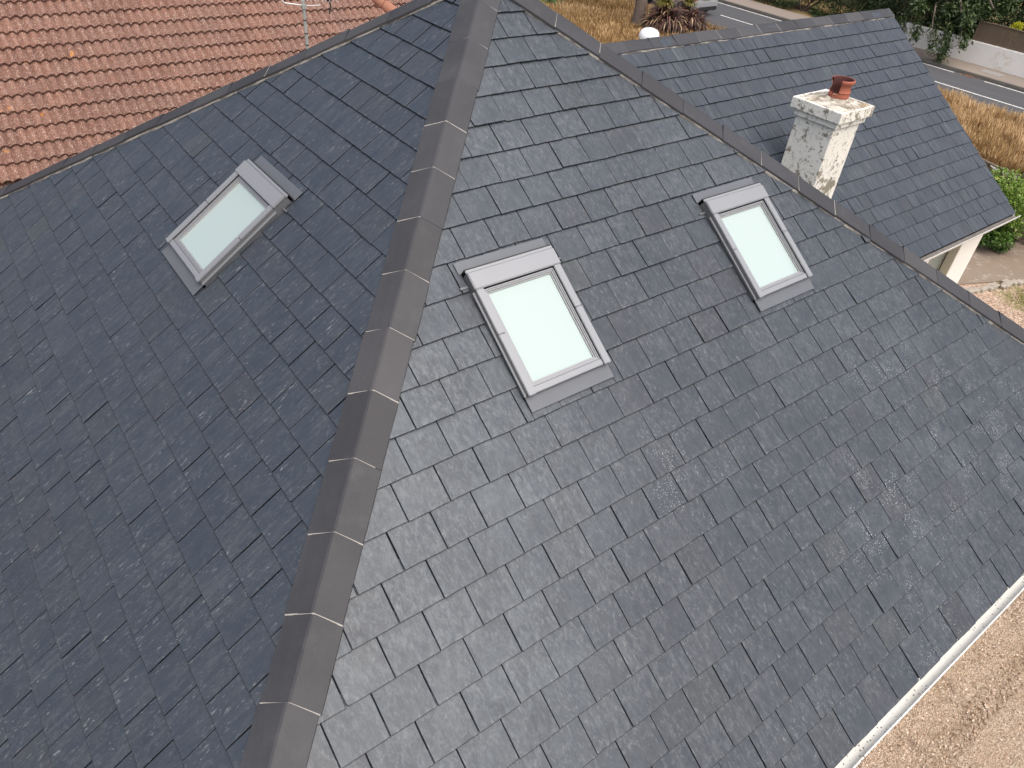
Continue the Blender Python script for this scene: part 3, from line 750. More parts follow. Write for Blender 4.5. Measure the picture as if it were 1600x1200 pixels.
# sandy drive as a modelled surface with a tyre track pressed into it
def drive():
    nx, ny = 640, 190; ax, bx, ay, by = -1.0, 7.0, -7.6, -4.9
    V = []; F = []; T = []
    for j in range(ny+1):
        for i in range(nx+1):
            x = ax+(bx-ax)*i/nx; y = ay+(by-ay)*j/ny
            z = .03+.012*noise.noise(Vector((x*1.2, y*1.2, 0)))+.006*noise.noise(Vector((x*6, y*6, 3)))
            tn_ = 0.0
            for (ox, hw) in ((0, .11),):
                yc = -5.80-.03*(x-1.9)-.02*math.sin(x*1.4)+ox
                d = (y-yc)
                if abs(d) < hw*1.7:
                    lug = math.sin((x*1.0+abs(d)*1.2)*2*math.pi/.105)
                    e = max(0, 1-(abs(d)/(hw*1.25))**4)
                    z -= e*(.016+.016*lug*(1 if abs(d) > .02 else .2)); tn_ = e*max(0, lug)*(.95+.7*noise.noise(Vector((x*1.5, y*3, 7))))
                    if hw*1.2 < abs(d): z += .010*max(0, 1-abs(abs(d)-hw*1.45)/(hw*.3))
            V.append((x, y, z)); T += [tn_, tn_, tn_, 1]
    for j in range(ny):
        for i in range(nx):
            a = j*(nx+1)+i; F.append((a, a+1, a+nx+2, a+nx+1))
    me = bpy.data.meshes.new('sandy_drive'); me.from_pydata(V, [], F); me.update(); a = me.color_attributes.new('tone', 'FLOAT_COLOR', 'POINT'); a.data.foreach_set('color', T); me.polygons.foreach_set('use_smooth', [True]*len(F))
    return tag(link('sandy_drive', me, sand_mat()), kind='structure')
drive()
sheet('outer_drive', [(-30, -30), (7.2, -30), (7.2, -4.9), (-30, -4.9)], .012, bpy.data.materials['sandy_drive'])

# loose stones and crumbs of mortar lying on the drive and the yard
def stones(name, label, n, xr, yr, z, smin, smax, seed, cols):
    rnd = random.Random(seed); V = []; F = []; T = []
    for i in range(n):
        x, y = rnd.uniform(*xr), rnd.uniform(*yr); s_ = smin+(smax-smin)*rnd.random()**3; a = rnd.random()*3.14; q = rnd.uniform(.6, 1); b = len(V)
        for k in range(6): V.append((x+s_*math.cos(a+k*1.047)*rnd.uniform(.8, 1.15), y+q*s_*math.sin(a+k*1.047)*rnd.uniform(.8, 1.15), z-.004))
        for k in range(6): V.append((x+.6*s_*math.cos(a+k*1.047), y+.6*q*s_*math.sin(a+k*1.047), z+s_*.55*rnd.uniform(.8, 1.1)))
        F += [(b+k, b+(k+1) % 6, b+6+(k+1) % 6, b+6+k) for k in range(6)]+[tuple(b+6+k for k in range(6))]
        t_ = rnd.random(); T += [t_, rnd.random(), 0, 1]*12
    me = bpy.data.meshes.new(name); me.from_pydata(V, [], F); me.update(); a = me.color_attributes.new('tone', 'FLOAT_COLOR', 'POINT'); a.data.foreach_set('color', T)
    tt = NT(name, .9); at_ = tt.n('Attribute', _attribute_name='tone'); sp_ = tt.n('SeparateColor'); tt.l(at_.outputs['Color'], sp_.inputs[0]); tt.color(tt.ramp(sp_.outputs[0], cols))
    tag(link(name, me, tt.m), label, 'stones', None, 'stuff')
cols = [(0, (.16, .10, .07)), (.3, (.36, .25, .17)), (.7, (.50, .37, .27)), (1, (.68, .58, .49))]
stones('loose_stones', 'loose small stones scattered over the sandy drive below the front gutter', 9000, (1.4, 6.8), (-6.9, -4.95), .03, .005, .018, 1, cols)
stones('loose_stones', 'loose peach stones of the gravel yard beside the wing wall', 9000, (9.3, 14.2), (-5.2, -1.3), .008, .006, .02, 2, cols)

# road, kerb, pavement
def asphalt():
    t = NT('asphalt', .85); P = t.gen_pos()
    c = t.mix(t.noise(P, 1.1, 5, .6), (.045, .047, .052), (.062, .065, .072))
    c = t.mix(t.math('MULTIPLY', t.noise(P, 90, 2, .5), .5), c, (.12, .12, .125))
    sp = t.n('SeparateXYZ'); t.l(P, sp.inputs[0])
    c = t.mix(t.ramp(t.noise(t.map(P, (2.4, .12, 1)), 1, 3, .5), [(.45, 0), (.6, .35)]), c, (.05, .05, .054))
    t.color(c); t.bump(t.noise(P, 120, 3), .3, .004); return t.m
def lane_paint():
    t = NT('road_paint', .7); P = t.gen_pos()
    c = t.mix(t.ramp(t.noise(P, 14, 6, .75), [(.52, 0), (.62, .8)]), (.62, .61, .58), (.14, .14, .14)); t.color(c); return t.m
sheet('road', [(25.35, -60), (30.62, -60), (30.62, 120), (25.35, 120)], .004, asphalt())
M_lp = lane_paint()
def paint(name, x0_, x1_, segs, label):
    mb = MB()
    for a, b in segs: mb.add([(x0_, a, .008), (x1_, a, .008), (x1_, b, .008), (x0_, b, .008)], [(0, 1, 2, 3)])
    return tag(mb.build(name, M_lp), kind='structure')
paint('centre_line', 28.08, 28.19, [(-60, 9.3)]+[(10.5+i*3.5, 12.3+i*3.5) for i in range(-0, 2)]+[(17.4, 19.4)]+[(21.4+i*4, 23.4+i*4) for i in range(12)], '')
paint('edge_line', 30.36, 30.46, [(-60, 7.3), (8.6, 60)], '')
mb = MB(); mb.box((30.69, 30, .065), (.07, 90, .065), bev=.015); tag(mb.build('kerb', plain('kerb_concrete', (.16, .145, .125), .9, 0, 3, .25)), kind='structure')
def pavemat():
    t = NT('pavement', .9); P = t.gen_pos()
    c = t.mix(t.noise(P, .7, 5, .6), (.21, .17, .14), (.28, .235, .20)); c = t.mix(t.math('MULTIPLY', t.noise(P, 60, 2), .3), c, (.12, .11, .1)); t.color(c); return t.m
sheet('pavement', [(30.76, -60), (32.3, -60), (32.3, 120), (30.76, 120)], .125, pavemat(), .12)
mb = MB(); mb.box((31.6, 7.6, .129), (.28, .42, .003)); tag(mb.build('manhole_cover', plain('cover_iron', (.26, .25, .235), .6, 0, 20, .2)), 'flat grey inspection cover set in the pavement before the white wall', 'manhole cover')
# leaf litter and rust in the road gutter
mb = MB(); rnd = random.Random(77)
for i in range(50):
    x = 30.5+rnd.gauss(0, .07); y = 8.0+rnd.gauss(0, .16); a = rnd.random()*6.28; s_ = rnd.uniform(.02, .05)
    mb.add([(x+s_*math.cos(a), y+s_*math.sin(a), .012), (x-s_*math.sin(a), y+s_*math.cos(a), .02), (x-s_*math.cos(a), y-s_*math.sin(a), .013), (x+s_*math.sin(a), y-s_*math.cos(a), .016)], [(0, 1, 2, 3)])
tag(mb.build('leaf_litter', plain('rusty_leaves', (.26, .12, .055), .9, 0, 8, .4)), kind='stuff', label='small rusty heap of dead leaves in the road gutter', cat='leaf litter')

# white garden wall
def wallmat():
    t = NT('white_painted_wall', .85); P = t.gen_pos()
    c = t.mix(t.noise(P, 2, 5, .6), (.74, .73, .70), (.82, .81, .79))
    vm = t.n('VectorMath', _operation='DISTANCE'); t.l(t.map(P, (1, 1, 1.3)), vm.inputs[0]); vm.inputs[1].default_value = (32.2, 7.75, .62)
    st = t.math('MULTIPLY', t.ramp(vm.outputs['Value'], [(0, 1), (.45, .5), (.6, 0)]), t.ramp(t.noise(P, 5, 5, .6), [(.45, 0), (.6, .55)]))
    c = t.mix(st, c, (.50, .38, .22))
    t.color(c); t.bump(t.noise(P, 12, 6, .7), .4, .01); return t.m
mb = MB(); mb.box((32.42, -.5, .50), (.12, 13, .46), bev=.02); tag(mb.build('garden_wall', wallmat(), None, True), 'low white painted garden wall across the road, beige stain on it', 'wall')
# arched board fence on the wall
fe = empty('board_fence', (32.4, 7.2, .96), 'brown vertical board fence with arched top above the white wall', 'fence')
tw = NT('weathered_boards', .9); P = tw.gen_pos(); oi = tw.n('ObjectInfo').outputs['Random']
c_ = tw.mix(tw.noise(tw.map(P, (4, 9, .6)), 1.6, 4, .6), (.10, .070, .048), (.185, .14, .10)); tw.color(c_); M_board = tw.m
mb = MB(); rnd = random.Random(3)
def fence_top(y): 
    k = (y-5.0)/4.2
    return 1.30+.42*math.sin(math.pi*min(1, max(0, k*.55+.45-.0)))**1.0 if False else 1.28+.42*max(0, 1-((y-8.3)/3.6)**2)
y = -2.0
while y < 9.15:
    hgt = fence_top(y if y > 5.0 else y+4.3 if y > .7 else y+8.6); mb.box((32.40+rnd.uniform(-.006, .006), y+.048, .90+(hgt-.90)/2), (.010, .046, (hgt-.90)/2)); y += .105
mb.build('boards', M_board, fe)
y = -2.0
segs = []
caprun = MB()
while y < 9.1:
    ya = y; yb = min(9.2, y+.21)
    f_ = lambda q: fence_top(q if q > 5.0 else q+4.3 if q > .7 else q+8.6)
    za, zb = f_(ya), f_(yb)
    if abs(za-zb) < .1: caprun.add([(32.36, ya, za), (32.45, ya, za), (32.45, yb, zb), (32.36, yb, zb), (32.36, ya, za+.03), (32.45, ya, za+.03), (32.45, yb, zb+.03), (32.36, yb, zb+.03)], [(0, 1, 2, 3), (4, 7, 6, 5), (0, 4, 5, 1), (1, 5, 6, 2), (2, 6, 7, 3), (3, 7, 4, 0)])
    else: caprun.build('fence_capping', M_board, fe); caprun = MB()
    y = yb
caprun.build('fence_capping', M_board, fe)
for yy in (9.22, 5.0, .7):
    mb = MB(); mb.box((32.42, yy, 1.28), (.05, .05, .42), bev=.008); mb.build('fence_post', M_board, fe)

# ------------------------------------------------------------------ vegetation
def leafmat(name, a, b, c=None, rough=.5, sheen=.0):
    t = NT(name, rough); P = t.gen_pos()
    at = t.n('Attribute', _attribute_name='tone'); sp = t.n('SeparateColor'); t.l(at.outputs['Color'], sp.inputs[0])
    x = t.mix(sp.outputs[0], a, b)
    if c: x = t.mix(t.ramp(sp.outputs[1], [(.80, 0), (.95, .9)]), x, c)
    t.color(x); t.b.inputs['Specular IOR Level'].default_value = .35
    return t.m
def quads(name, Q, mat, parent=None, tones=None):
    V = []; F = []; T = []
    for i, (vs, t_) in enumerate(Q):
        b = len(V); V += vs; F.append(tuple(range(b, b+len(vs)))); T += [t_]*len(vs)
    me = bpy.data.meshes.new(name); me.from_pydata([tuple(v) for v in V], [], F); me.update()
    a = me.color_attributes.new('tone', 'FLOAT_COLOR', 'POINT')
    flat = []
    for t_ in T: flat += [t_[0], t_[1], t_[2], 1]
    a.data.foreach_set('color', flat)
    return link(name, me, mat, parent)
def leaf(rnd, p, ln, wd, droop=.3, d=None):
    d = d or Vector((rnd.gauss(0, 1), rnd.gauss(0, 1), rnd.gauss(.1, .8))).normalized()
    up = Vector((rnd.gauss(0, .5), rnd.gauss(0, .5), 1)).normalized()
    s_ = d.cross(up).normalized()*wd*.5
    a = p; m = p+d*ln*.5+Vector((0, 0, -droop*ln*.1)); e = p+d*ln+Vector((0, 0, -droop*ln*.5))
    return [a, m+s_, e, m-s_]
def cluster_crown(rnd, blobs, nleaf, ln, wd, hollow=.5, droop=.3, dark=.0):
    """leaves in lumpy clusters: blobs = (centre, radii)"""
    Q = []; tot = sum(r.x*r.y*r.z for _, r in blobs)
    for c, r in blobs:
        n = max(20, int(nleaf*r.x*r.y*r.z/tot)); base = rnd.random()*.5
        for i in range(n):
            d = Vector((rnd.gauss(0, 1), rnd.gauss(0, 1), rnd.gauss(0, 1))).normalized(); k = rnd.uniform(hollow, 1)**.6
            nz = 1+.35*noise.noise(Vector((d.x*2.2+c.x, d.y*2.2+c.y, d.z*2.2+c.z)))
            p = c+Vector((d.x*r.x, d.y*r.y, d.z*r.z))*k*nz
            if p.z < .05: p.z = .05+rnd.random()*.1
            dd = (d+Vector((rnd.gauss(0, .6), rnd.gauss(0, .6), rnd.gauss(-.1, .5)))).normalized()
            Q.append((leaf(rnd, p, ln*rnd.uniform(.6, 1.25), wd*rnd.uniform(.7, 1.2), droop, dd), (min(1, max(0, base+rnd.gauss(.25, .2))), rnd.random(), 0)))
    return Q
M_bark = plain('bark', (.13, .10, .085), .95, 0, 9, .45, .8)
M_dark = leafmat('dark_hedge_leaf', (.016, .030, .010), (.050, .085, .022), (.085, .12, .035))
M_tree = leafmat('broad_tree_leaf', (.022, .040, .014), (.065, .105, .028), (.11, .14, .045), .42)
M_shrub = leafmat('bright_shrub_leaf', (.06, .12, .012), (.16, .26, .03), (.24, .32, .06), .45)
M_ball = leafmat('golden_leaf', (.30, .33, .012), (.52, .50, .02), None, .6)

# hedges and shrubs beyond the wall: one continuous planted bank cut into separate bushes
rnd = random.Random(41)
def bush(name, cx, cy, cz, rx, ry, rz, n, ln, wd, mat, label, cat, group=None, stems=True, nb=9, hollow=.45):
    e = empty(name, (cx, cy, 0), label, cat, group)
    bl = []
    for i in range(nb):
        d = Vector((rnd.uniform(-1, 1), rnd.uniform(-1, 1), rnd.uniform(-.8, 1)))
        bl.append((Vector((cx+d.x*rx*.6, cy+d.y*ry*.6, cz+d.z*rz*.55)), Vector((rx*rnd.uniform(.38, .6), ry*rnd.uniform(.38, .6), rz*rnd.uniform(.38, .6)))))
    quads('foliage', cluster_crown(rnd, bl, n, ln, wd, hollow), mat, e)
    if stems:
        mb = MB()
        for i in range(5):
            a = rnd.random()*6.28; mb.tube([(cx+.1*math.cos(a), cy+.1*math.sin(a), 0), (cx+rx*.3*math.cos(a), cy+ry*.3*math.sin(a), cz*.7), (cx+rx*.55*math.cos(a), cy+ry*.55*math.sin(a), cz+rz*.4)], [.05, .035, .012], 7)
        mb.build('stems', M_bark, e)
    return e
G6 = 'dark bushes beyond the road'
for k, (yy, lb) in enumerate(((24, 'tall dark evergreen at the very top, behind the bush nearest the parked car'), (17, 'tall dark evergreen at the top behind the bushes over the wing ridge'), (10.5, 'tall dark evergreen at the top behind the overhanging tree'), (4, 'tall dark evergreen in the top right corner behind the board fence'))):
    bush('dark_evergreen', 38.6, yy, 3.0, 2.2, 4.0, 3.2, 15000, .26, .11, M_dark, lb, 'tree', 'tall evergreens behind the bushes')
bush('dark_bush', 34.0, 23.2, .95, 1.7, 2.9, 1.6, 16000, .13, .065, M_dark, 'dark bush behind the pavement nearest the parked car, at the left end of the greenery', 'bush', G6)
bush('dark_bush', 33.9, 18.7, .9, 1.6, 2.9, 1.6, 17000, .13, .06, M_dark, 'dark green bush directly behind the end of the visible pavement, above the wing ridge', 'bush', G6)
bush('dark_bush', 34.1, 14.9, 1.15, 1.7, 2.7, 1.8, 19000, .13, .06, M_dark, 'dark green bush behind the wing ridge, left of the overhanging tree', 'bush', G6)
bush('dark_bush', 34.3, 11.2, 1.3, 1.5, 2.9, 1.7, 18000, .15, .07, M_dark, 'dark green bush behind the overhanging tree and left end of the board fence', 'bush', G6)
bush('dark_bush', 35.5, 6.2, 2.0, 1.9, 3.1, 2.4, 22000, .15, .065, M_dark, 'dark green bush behind the board fence and the golden ball shrub', 'bush', G6)
bush('dark_bush', 35.6, 1.6, 2.0, 2.0, 3.0, 2.3, 8000, .18, .08, M_dark, 'dark green bush at the right edge, beyond the end of the board fence', 'bush', G6)
bush('ball_shrub', 33.3, 8.15, 1.50, .33, .33, .32, 6000, .05, .03, M_ball, 'small round golden-yellow clipped shrub peeping over the board fence', 'shrub', None, True, 12, .6)

# overhanging broad-leaved tree
tr = empty('overhanging_tree', (33.6, 12.3, 0), 'broad-leaved tree leaning over the white wall and pavement, drooping leafy branches', 'tree')
rnd = random.Random(8)
mb = MB(); mb.tube([(33.6, 12.3, 0), (33.5, 12.1, 1.4), (33.1, 11.7, 2.6), (32.8, 11.4, 3.8)], [.20, .16, .12, .07], 12)
limbs = [((33.3, 11.9, 2.0), (31.9, 11.2, 2.3), (30.7, 10.4, 1.5), (30.3, 9.9, .8)), ((33.2, 11.8, 2.3), (32.0, 10.4, 2.6), (31.0, 9.4, 1.8), (30.7, 9.0, 1.2)),
         ((33.1, 11.8, 2.5), (32.0, 12.0, 2.6), (31.1, 11.7, 1.9), (30.9, 11.4, 1.3)), ((33.0, 11.6, 2.8), (32.6, 9.9, 3.0), (32.0, 8.8, 2.3)), ((33.1, 11.7, 2.6), (32.3, 12.9, 2.9), (31.6, 13.2, 2.2))]
for l_ in limbs: mb.tube(l_, [.07, .045, .028, .012][:len(l_)], 7)
mb.build('trunk', M_bark, tr, True)
bl = []
def V3(*a): return Vector(a)
for (x, y, z, r) in [(32.0, 11.9, 2.2, .8), (31.5, 11.0, 1.95, .65), (31.3, 10.1, 1.9, .55), (32.2, 10.2, 2.3, .75), (32.4, 9.2, 2.3, .62), (31.6, 9.4, 1.95, .5), (31.1, 9.0, 1.7, .36), (32.8, 11.2, 2.9, .9), (33.2, 12.4, 2.9, 1.0), (33.4, 9.9, 2.9, .8), (33.0, 8.7, 2.6, .55), (32.6, 13.0, 2.5, .7)]:
    for q in range(4):
        bl.append((V3(x+rnd.gauss(0, r*.45), y+rnd.gauss(0, r*.45), z+rnd.gauss(0, r*.30)), V3(r*.42, r*.42, r*.33)))
Q = cluster_crown(rnd, bl, 24000, .19, .085, .25, .6)
# drooping sprays
for l_ in [((31.2, 11.3, 1.6), (30.9, 11.0, 1.0), (30.8, 10.9, .75)), ((31.1, 10.4, 1.7), (30.6, 10.1, 1.1), (30.5, 9.85, .55)), ((31.0, 9.9, 1.6), (30.7, 9.5, 1.0), (30.6, 9.3, .35)), ((31.1, 9.2, 1.5), (30.9, 8.9, 1.15), (30.8, 8.8, .9)), ((31.2, 11.9, 1.5), (31.0, 11.75, .9), (31.0, 11.7, .6)), ((31.0, 9.7, 1.2), (30.8, 9.6, .6), (30.75, 9.55, .15))]:
    for i in range(320):
        k = rnd.random(); a, b, c = [Vector(q) for q in l_]; p = a.lerp(b, k*2) if k < .5 else b.lerp(c, (k-.5)*2)
        sp_ = .24*(1-.45*k); p = p+Vector((rnd.gauss(0, sp_*.6), rnd.gauss(0, sp_*.6), rnd.gauss(0, .08)))
        Q.append((leaf(rnd, p, rnd.uniform(.10, .19), rnd.uniform(.05, .08), .8), (rnd.uniform(.1, .9), rnd.random(), 0)))
quads('foliage', Q, M_tree, tr)

# tree trunk on the verge (its crown is above the picture)
pt = empty('verge_tree', (22.2, 19.2, 0), 'tree with a bare grey-brown trunk rising from the dry grass verge', 'tree')
mb = MB(); mb.tube([(22.2, 19.2, -.05), (22.21, 19.2, .25), (22.25, 19.22, 1.5), (22.33, 19.3, 3.2), (22.5, 19.4, 5.2), (22.6, 19.5, 7)], [.34, .27, .25, .23, .18, .09], 18)
for a in range(7):
    an = a*.9; mb.tube([(22.4, 19.35, 4.2+a*.35), (22.4+1.1*math.cos(an), 19.35+1.1*math.sin(an), 5.2+a*.3), (22.4+2.0*math.cos(an), 19.35+2.0*math.sin(an), 5.8+a*.3)], [.09, .06, .02], 8)
mb.build('trunk', M_bark, pt, True)
rnd = random.Random(5); bl = [(V3(22.4+rnd.gauss(0, 1.2), 19.4+rnd.gauss(0, 1.2), 6.6+rnd.gauss(0, .9)), V3(.9, .9, .7)) for i in range(16)]
quads('crown', cluster_crown(rnd, bl, 6000, .2, .09), M_tree, pt)

# spiky purple cordylines / flax
M_flax = leafmat('bronze_strap_leaf', (.035, .014, .016), (.15, .075, .055), (.45, .34, .20), .45)
M_flax2 = leafmat('olive_strap_leaf', (.12, .11, .02), (.26, .23, .05), None, .5)
def straps(rnd, c, n, L, wd, up=(.15, 1.35)):
    Q = []
    for i in range(n):
        az = rnd.random()*2*math.pi; el = rnd.uniform(*up); ln = L*rnd.uniform(.6, 1.05); d = Vector((math.cos(az), math.sin(az), 0)); s_ = Vector((-math.sin(az), math.cos(az), 0))
        p = Vector(c)+d*rnd.uniform(0, .10)+s_*rnd.uniform(-.06, .06); seg = 5; prev = None; t_ = (rnd.random(), rnd.random(), 0); e = el
        for k in range(seg+1):
            w_ = wd*(1-(k/seg)**2.2)*.5+.002
            cur = (p+s_*w_, p-s_*w_)
            if prev: Q.append(([prev[0], prev[1], cur[1], cur[0]], t_))
            prev = cur; e -= (.20+.35*k/seg)*rnd.uniform(.7, 1.3)*(.8 if el > 1 else 1.0)
            p = p+(d*math.cos(e)+Vector((0, 0, math.sin(e))))*ln/seg
            if p.z < .03: p.z = .03
    return Q
def flax(cx, cy, n, L, label, seed, top=True):
    rnd = random.Random(seed); e = empty('strap_leaf_plant', (cx, cy, 0), label, 'plant', 'purple strap-leaved plants on the verge')
    Q = []
    for (dx, dy, z, k) in ((0, 0, .55, 1.0), (-.35, .25, .35, .8), (.3, -.2, .35, .75), (.1, .45, .75, .7)):
        Q += straps(rnd, (cx+dx, cy+dy, z), int(n*k*.8), L*k**.4, .085)
    quads('leaves', Q, M_flax, e)
    Q = straps(rnd, (cx+.1, cy+.35, 1.1), int(n*.5), L*.55, .05, (.5, 1.5)); quads('young_leaves', Q, M_flax2, e)
    mb = MB(); mb.tube([(cx, cy, 0), (cx+.02, cy, .6), (cx+.1, cy+.3, 1.15)], [.12, .09, .06], 8); mb.build('stem', M_bark, e)
flax(22.45, 17.75, 330, 1.05, 'wider of the two bronze-purple spiky strap-leaved plants, beside the tree trunk', 1)
flax(23.75, 17.55, 230, .85, 'slimmer bronze-purple spiky strap-leaved plant standing in front of the parked car', 2)
# green strap plant at the top
M_gstrap = leafmat('green_strap_leaf', (.04, .09, .02), (.10, .19, .045), (.40, .30, .12), .5)
for k, (cx, cy) in enumerate(((20.8, 24.4), (22.6, 25.3))):
    e = empty('green_strap_plant', (cx, cy, 0), ('green arching strap-leaved clump at the top edge, just right of the hip capping', 'green arching strap-leaved clump at the top edge, further right towards the tree trunk')[k], 'plant', 'green strap-leaved clumps')
    rnd = random.Random(30+k); quads('leaves', straps(rnd, (cx, cy, .1), 420, 1.6, .05, (.3, 1.4))+straps(rnd, (cx+.7, cy+.2, .1), 260, 1.2, .05, (.3, 1.4)), M_gstrap, e)

# dry grass
def grass_mat():
    t = NT('dry_grass', .8)
    at = t.n('Attribute', _attribute_name='tone'); sp = t.n('SeparateColor'); t.l(at.outputs['Color'], sp.inputs[0])
    x = t.ramp(sp.outputs[0], [(0, (.17, .10, .04)), (.35, (.34, .21, .09)), (.7, (.52, .35, .17)), (1, (.68, .50, .30))])
    x = t.mix(t.ramp(sp.outputs[1], [(.5, 0), (.9, .85)]), x, (.15, .145, .04))
    t.color(x); t.b.inputs['Specular IOR Level'].default_value = .2; return t.m
M_grass = grass_mat()
def grass(name, label, regions, seed):
    rnd = random.Random(seed); Q = []
    for (x0_, x1_, y0_, y1_, n, hlo, hhi, green, warm) in regions:
        for i in range(n):
            x = rnd.uniform(x0_, x1_); y = rnd.uniform(y0_, y1_)
            pn = noise.noise(Vector((x*.45, y*.45, seed))); pn2 = noise.noise(Vector((x*1.6, y*1.6, seed+5)))
            h = rnd.uniform(hlo, hhi)*(1+.35*pn2)
            if x > 24.6+.3*pn2: h *= 1.25
            a = rnd.random()*6.28; lean = rnd.uniform(0, .45)*h; wd = rnd.uniform(.008, .018)
            p = Vector((x, y, .0)); tip = Vector((x+math.cos(a)*lean, y+math.sin(a)*lean, h)); mid = p.lerp(tip, .55)+Vector((0, 0, .08*h))
            b = a+1.57+rnd.gauss(0, .4); s_ = Vector((math.cos(b), math.sin(b), 0))*wd
            t0_ = min(1, max(0, .45+warm+.45*pn+.3*pn2+rnd.gauss(0, .2)))
            t1_ = min(1, max(0, green+.6*noise.noise(Vector((x*.35+9, y*.35, 2)))+rnd.gauss(0, .12)))
            Q.append(([p-s_, p+s_, mid+s_*.7, mid-s_*.7], (t0_*.8, t1_, 0)))
            Q.append(([mid-s_*.9, mid+s_*.9, tip], (min(1, t0_*1.15), t1_*.8, 0)))
    o = quads(name, Q, M_grass); return tag(o, label, 'grass', None, 'stuff')
grass('dry_grass', 'tall sun-bleached golden grass of the road verge beyond the wing gable', [(20.6, 25.45, .5, 8.0, 60000, .16, .50, .05, .12)], 1)
grass('dry_grass', 'dry yellow-green rough grass around the tree trunk behind the ridge', [(14.5, 25.3, 13.2, 24.5, 62000, .06, .30, .30, -.02)], 2)

# timber edging and lattice fence by the shrub
mb = MB(); mb.box((20.5, 2.4, .05), (.035, 1.9, .05)); mb.v = [(v[0]+(v[1]-2.4)*.0, v[1], v[2]) for v in mb.v]
tag(mb.build('grass_edging', plain('white_edging', (.70, .68, .63), .7, 0, 6, .1)), 'thin white edging strip along the near side of the golden grass', 'edging')
M_lat = plain('weathered_lattice', (.15, .115, .085), .9, 0, 12, .4, .3)
lf = empty('lattice_fence', (16.1, .6, 0), 'weathered brown lattice fence with a dipping top rail, half hidden by the green shrub', 'fence')
mb = MB(); ya, yb = -2.4, 2.7
def ltop(y): return 1.42+.10*(y-.2)**2*.6 if y > .2 else 1.42
for dirn in (1, -1):
    y = ya-1.6
    while y < yb+1.6:
        # diagonal lath clipped to the panel
        pts = []
        for q in range(24):
            z = q/23*1.75; yy = y+dirn*z
            if ya <= yy <= yb and z <= ltop(yy): pts.append((yy, z))
        if len(pts) > 2:
            (y1_, z1_), (y2_, z2_) = pts[0], pts[-1]; c = Vector((16.1+.012*dirn, (y1_+y2_)/2, (z1_+z2_)/2+.02)); L_ = math.hypot(y2_-y1_, z2_-z1_)/2; an = math.atan2(z2_-z1_, y2_-y1_)
            mb.box(c, (.009, L_, .038), Matrix.Rotation(an, 3, 'X'))
        y += .24
mb.build('lattice', M_lat, lf)
for yy in (-2.4, .15, 2.7):
    mb = MB(); mb.box((16.1, yy, .82), (.045, .045, .82), bev=.006); mb.build('fence_post', M_lat, lf)
mb = MB(); pr = [(16.1, ya+(yb-ya)*i/18, ltop(ya+(yb-ya)*i/18)+.02) for i in range(19)]; mb.tube(pr, .032, 6); mb.build('top_rail', M_lat, lf)
mb = MB(); mb.tube([(16.1, ya, .06), (16.1, yb, .06)], .03, 6); mb.build('bottom_rail', M_lat, lf)
# weedy strip between fence and grass
rnd = random.Random(61)
e = empty('yellow_flowering_weed', (17.4, 1.0, 0), 'straggly yellow-flowered weed between the lattice fence and the golden grass', 'plant')
bl = [(V3(17.4+rnd.gauss(0, .5), 1.0+rnd.gauss(0, .6), .45+rnd.gauss(0, .15)), V3(.3, .3, .3)) for i in range(9)]
quads('foliage', cluster_crown(rnd, bl, 2500, .07, .035, .2), leafmat('weed_leaf', (.10, .13, .03), (.24, .25, .06), (.6, .42, .03), .6), e)
sheet('soil_bed', [(15.3, -1.4), (20.45, -1.4), (20.45, 5), (15.3, 5)], .005, plain('brown_soil', (.12, .085, .06), .95, 0, 4, .4, .8))
# concrete path slabs
def pathmat():
    t = NT('old_concrete', .9); P = t.gen_pos()
    c = t.mix(t.noise(P, 1.4, 6, .65), (.17, .125, .09), (.27, .215, .165)); c = t.mix(t.ramp(t.noise(P, 5, 5, .7), [(.55, 0), (.7, .7)]), c, (.38, .34, .29)); t.color(c); t.bump(t.noise(P, 18, 5, .7), .5, .01); return t.m
sheet('path', [(13.6, -1.2), (15.95, -2.9), (15.95, 1.4), (11.5, 1.4), (11.2, -.2)], .03, pathmat(), .03)
mb = MB(); rnd = random.Random(4)
for i in range(26):
    k = i/25; x = 12.0+k*3.6; y = -.95-k*.95+rnd.gauss(0, .04); s_ = rnd.uniform(.05, .13)
    rough_box(mb, (x, y, .03), (s_, s_*.7, .05), .02, 1, i)
tag(mb.build('border_stones', plain('pale_stone', (.33, .29, .24), .9, 0, 8, .3), None, True), 'uneven row of pale edging stones between the path and the gravel', 'edging stones', None, 'stuff')
# bright shrub
bush('green_shrub', 15.25, .25, .95, .75, 1.0, .65, 11000, .075, .045, M_shrub, 'bright green leafy shrub right beside the wing gable, in front of the lattice fence', 'shrub', None, True, 16, .5)
bush('green_shrub', 14.85, -.25, .35, .42, .42, .36, 3500, .07, .04, leafmat('deep_shrub_leaf', (.03, .075, .012), (.09, .17, .025), None, .5), 'lower darker green shrub just below the wing gutter corner, at the path edge', 'shrub', None, False, 8, .4)
# weeds in gravel
rnd = random.Random(9); Q = []
for i in range(2600):
    x = 13.4+rnd.gauss(0, .32); y = -2.05+rnd.gauss(0, .22); a = rnd.random()*6.28; h = rnd.uniform(.02, .07); s_ = Vector((math.cos(a), math.sin(a), 0))*.006
    p = Vector((x, y, 0)); Q.append(([p-s_, p+s_, p+Vector((rnd.gauss(0, .03), rnd.gauss(0, .03), h))], (rnd.random(), rnd.random(), 0)))
tag(quads('gravel_weeds', Q, leafmat('weed_green', (.10, .12, .02), (.25, .26, .05), None, .7)), 'patch of low yellow-green weeds growing in the gravel near the path', 'weeds', None, 'stuff')

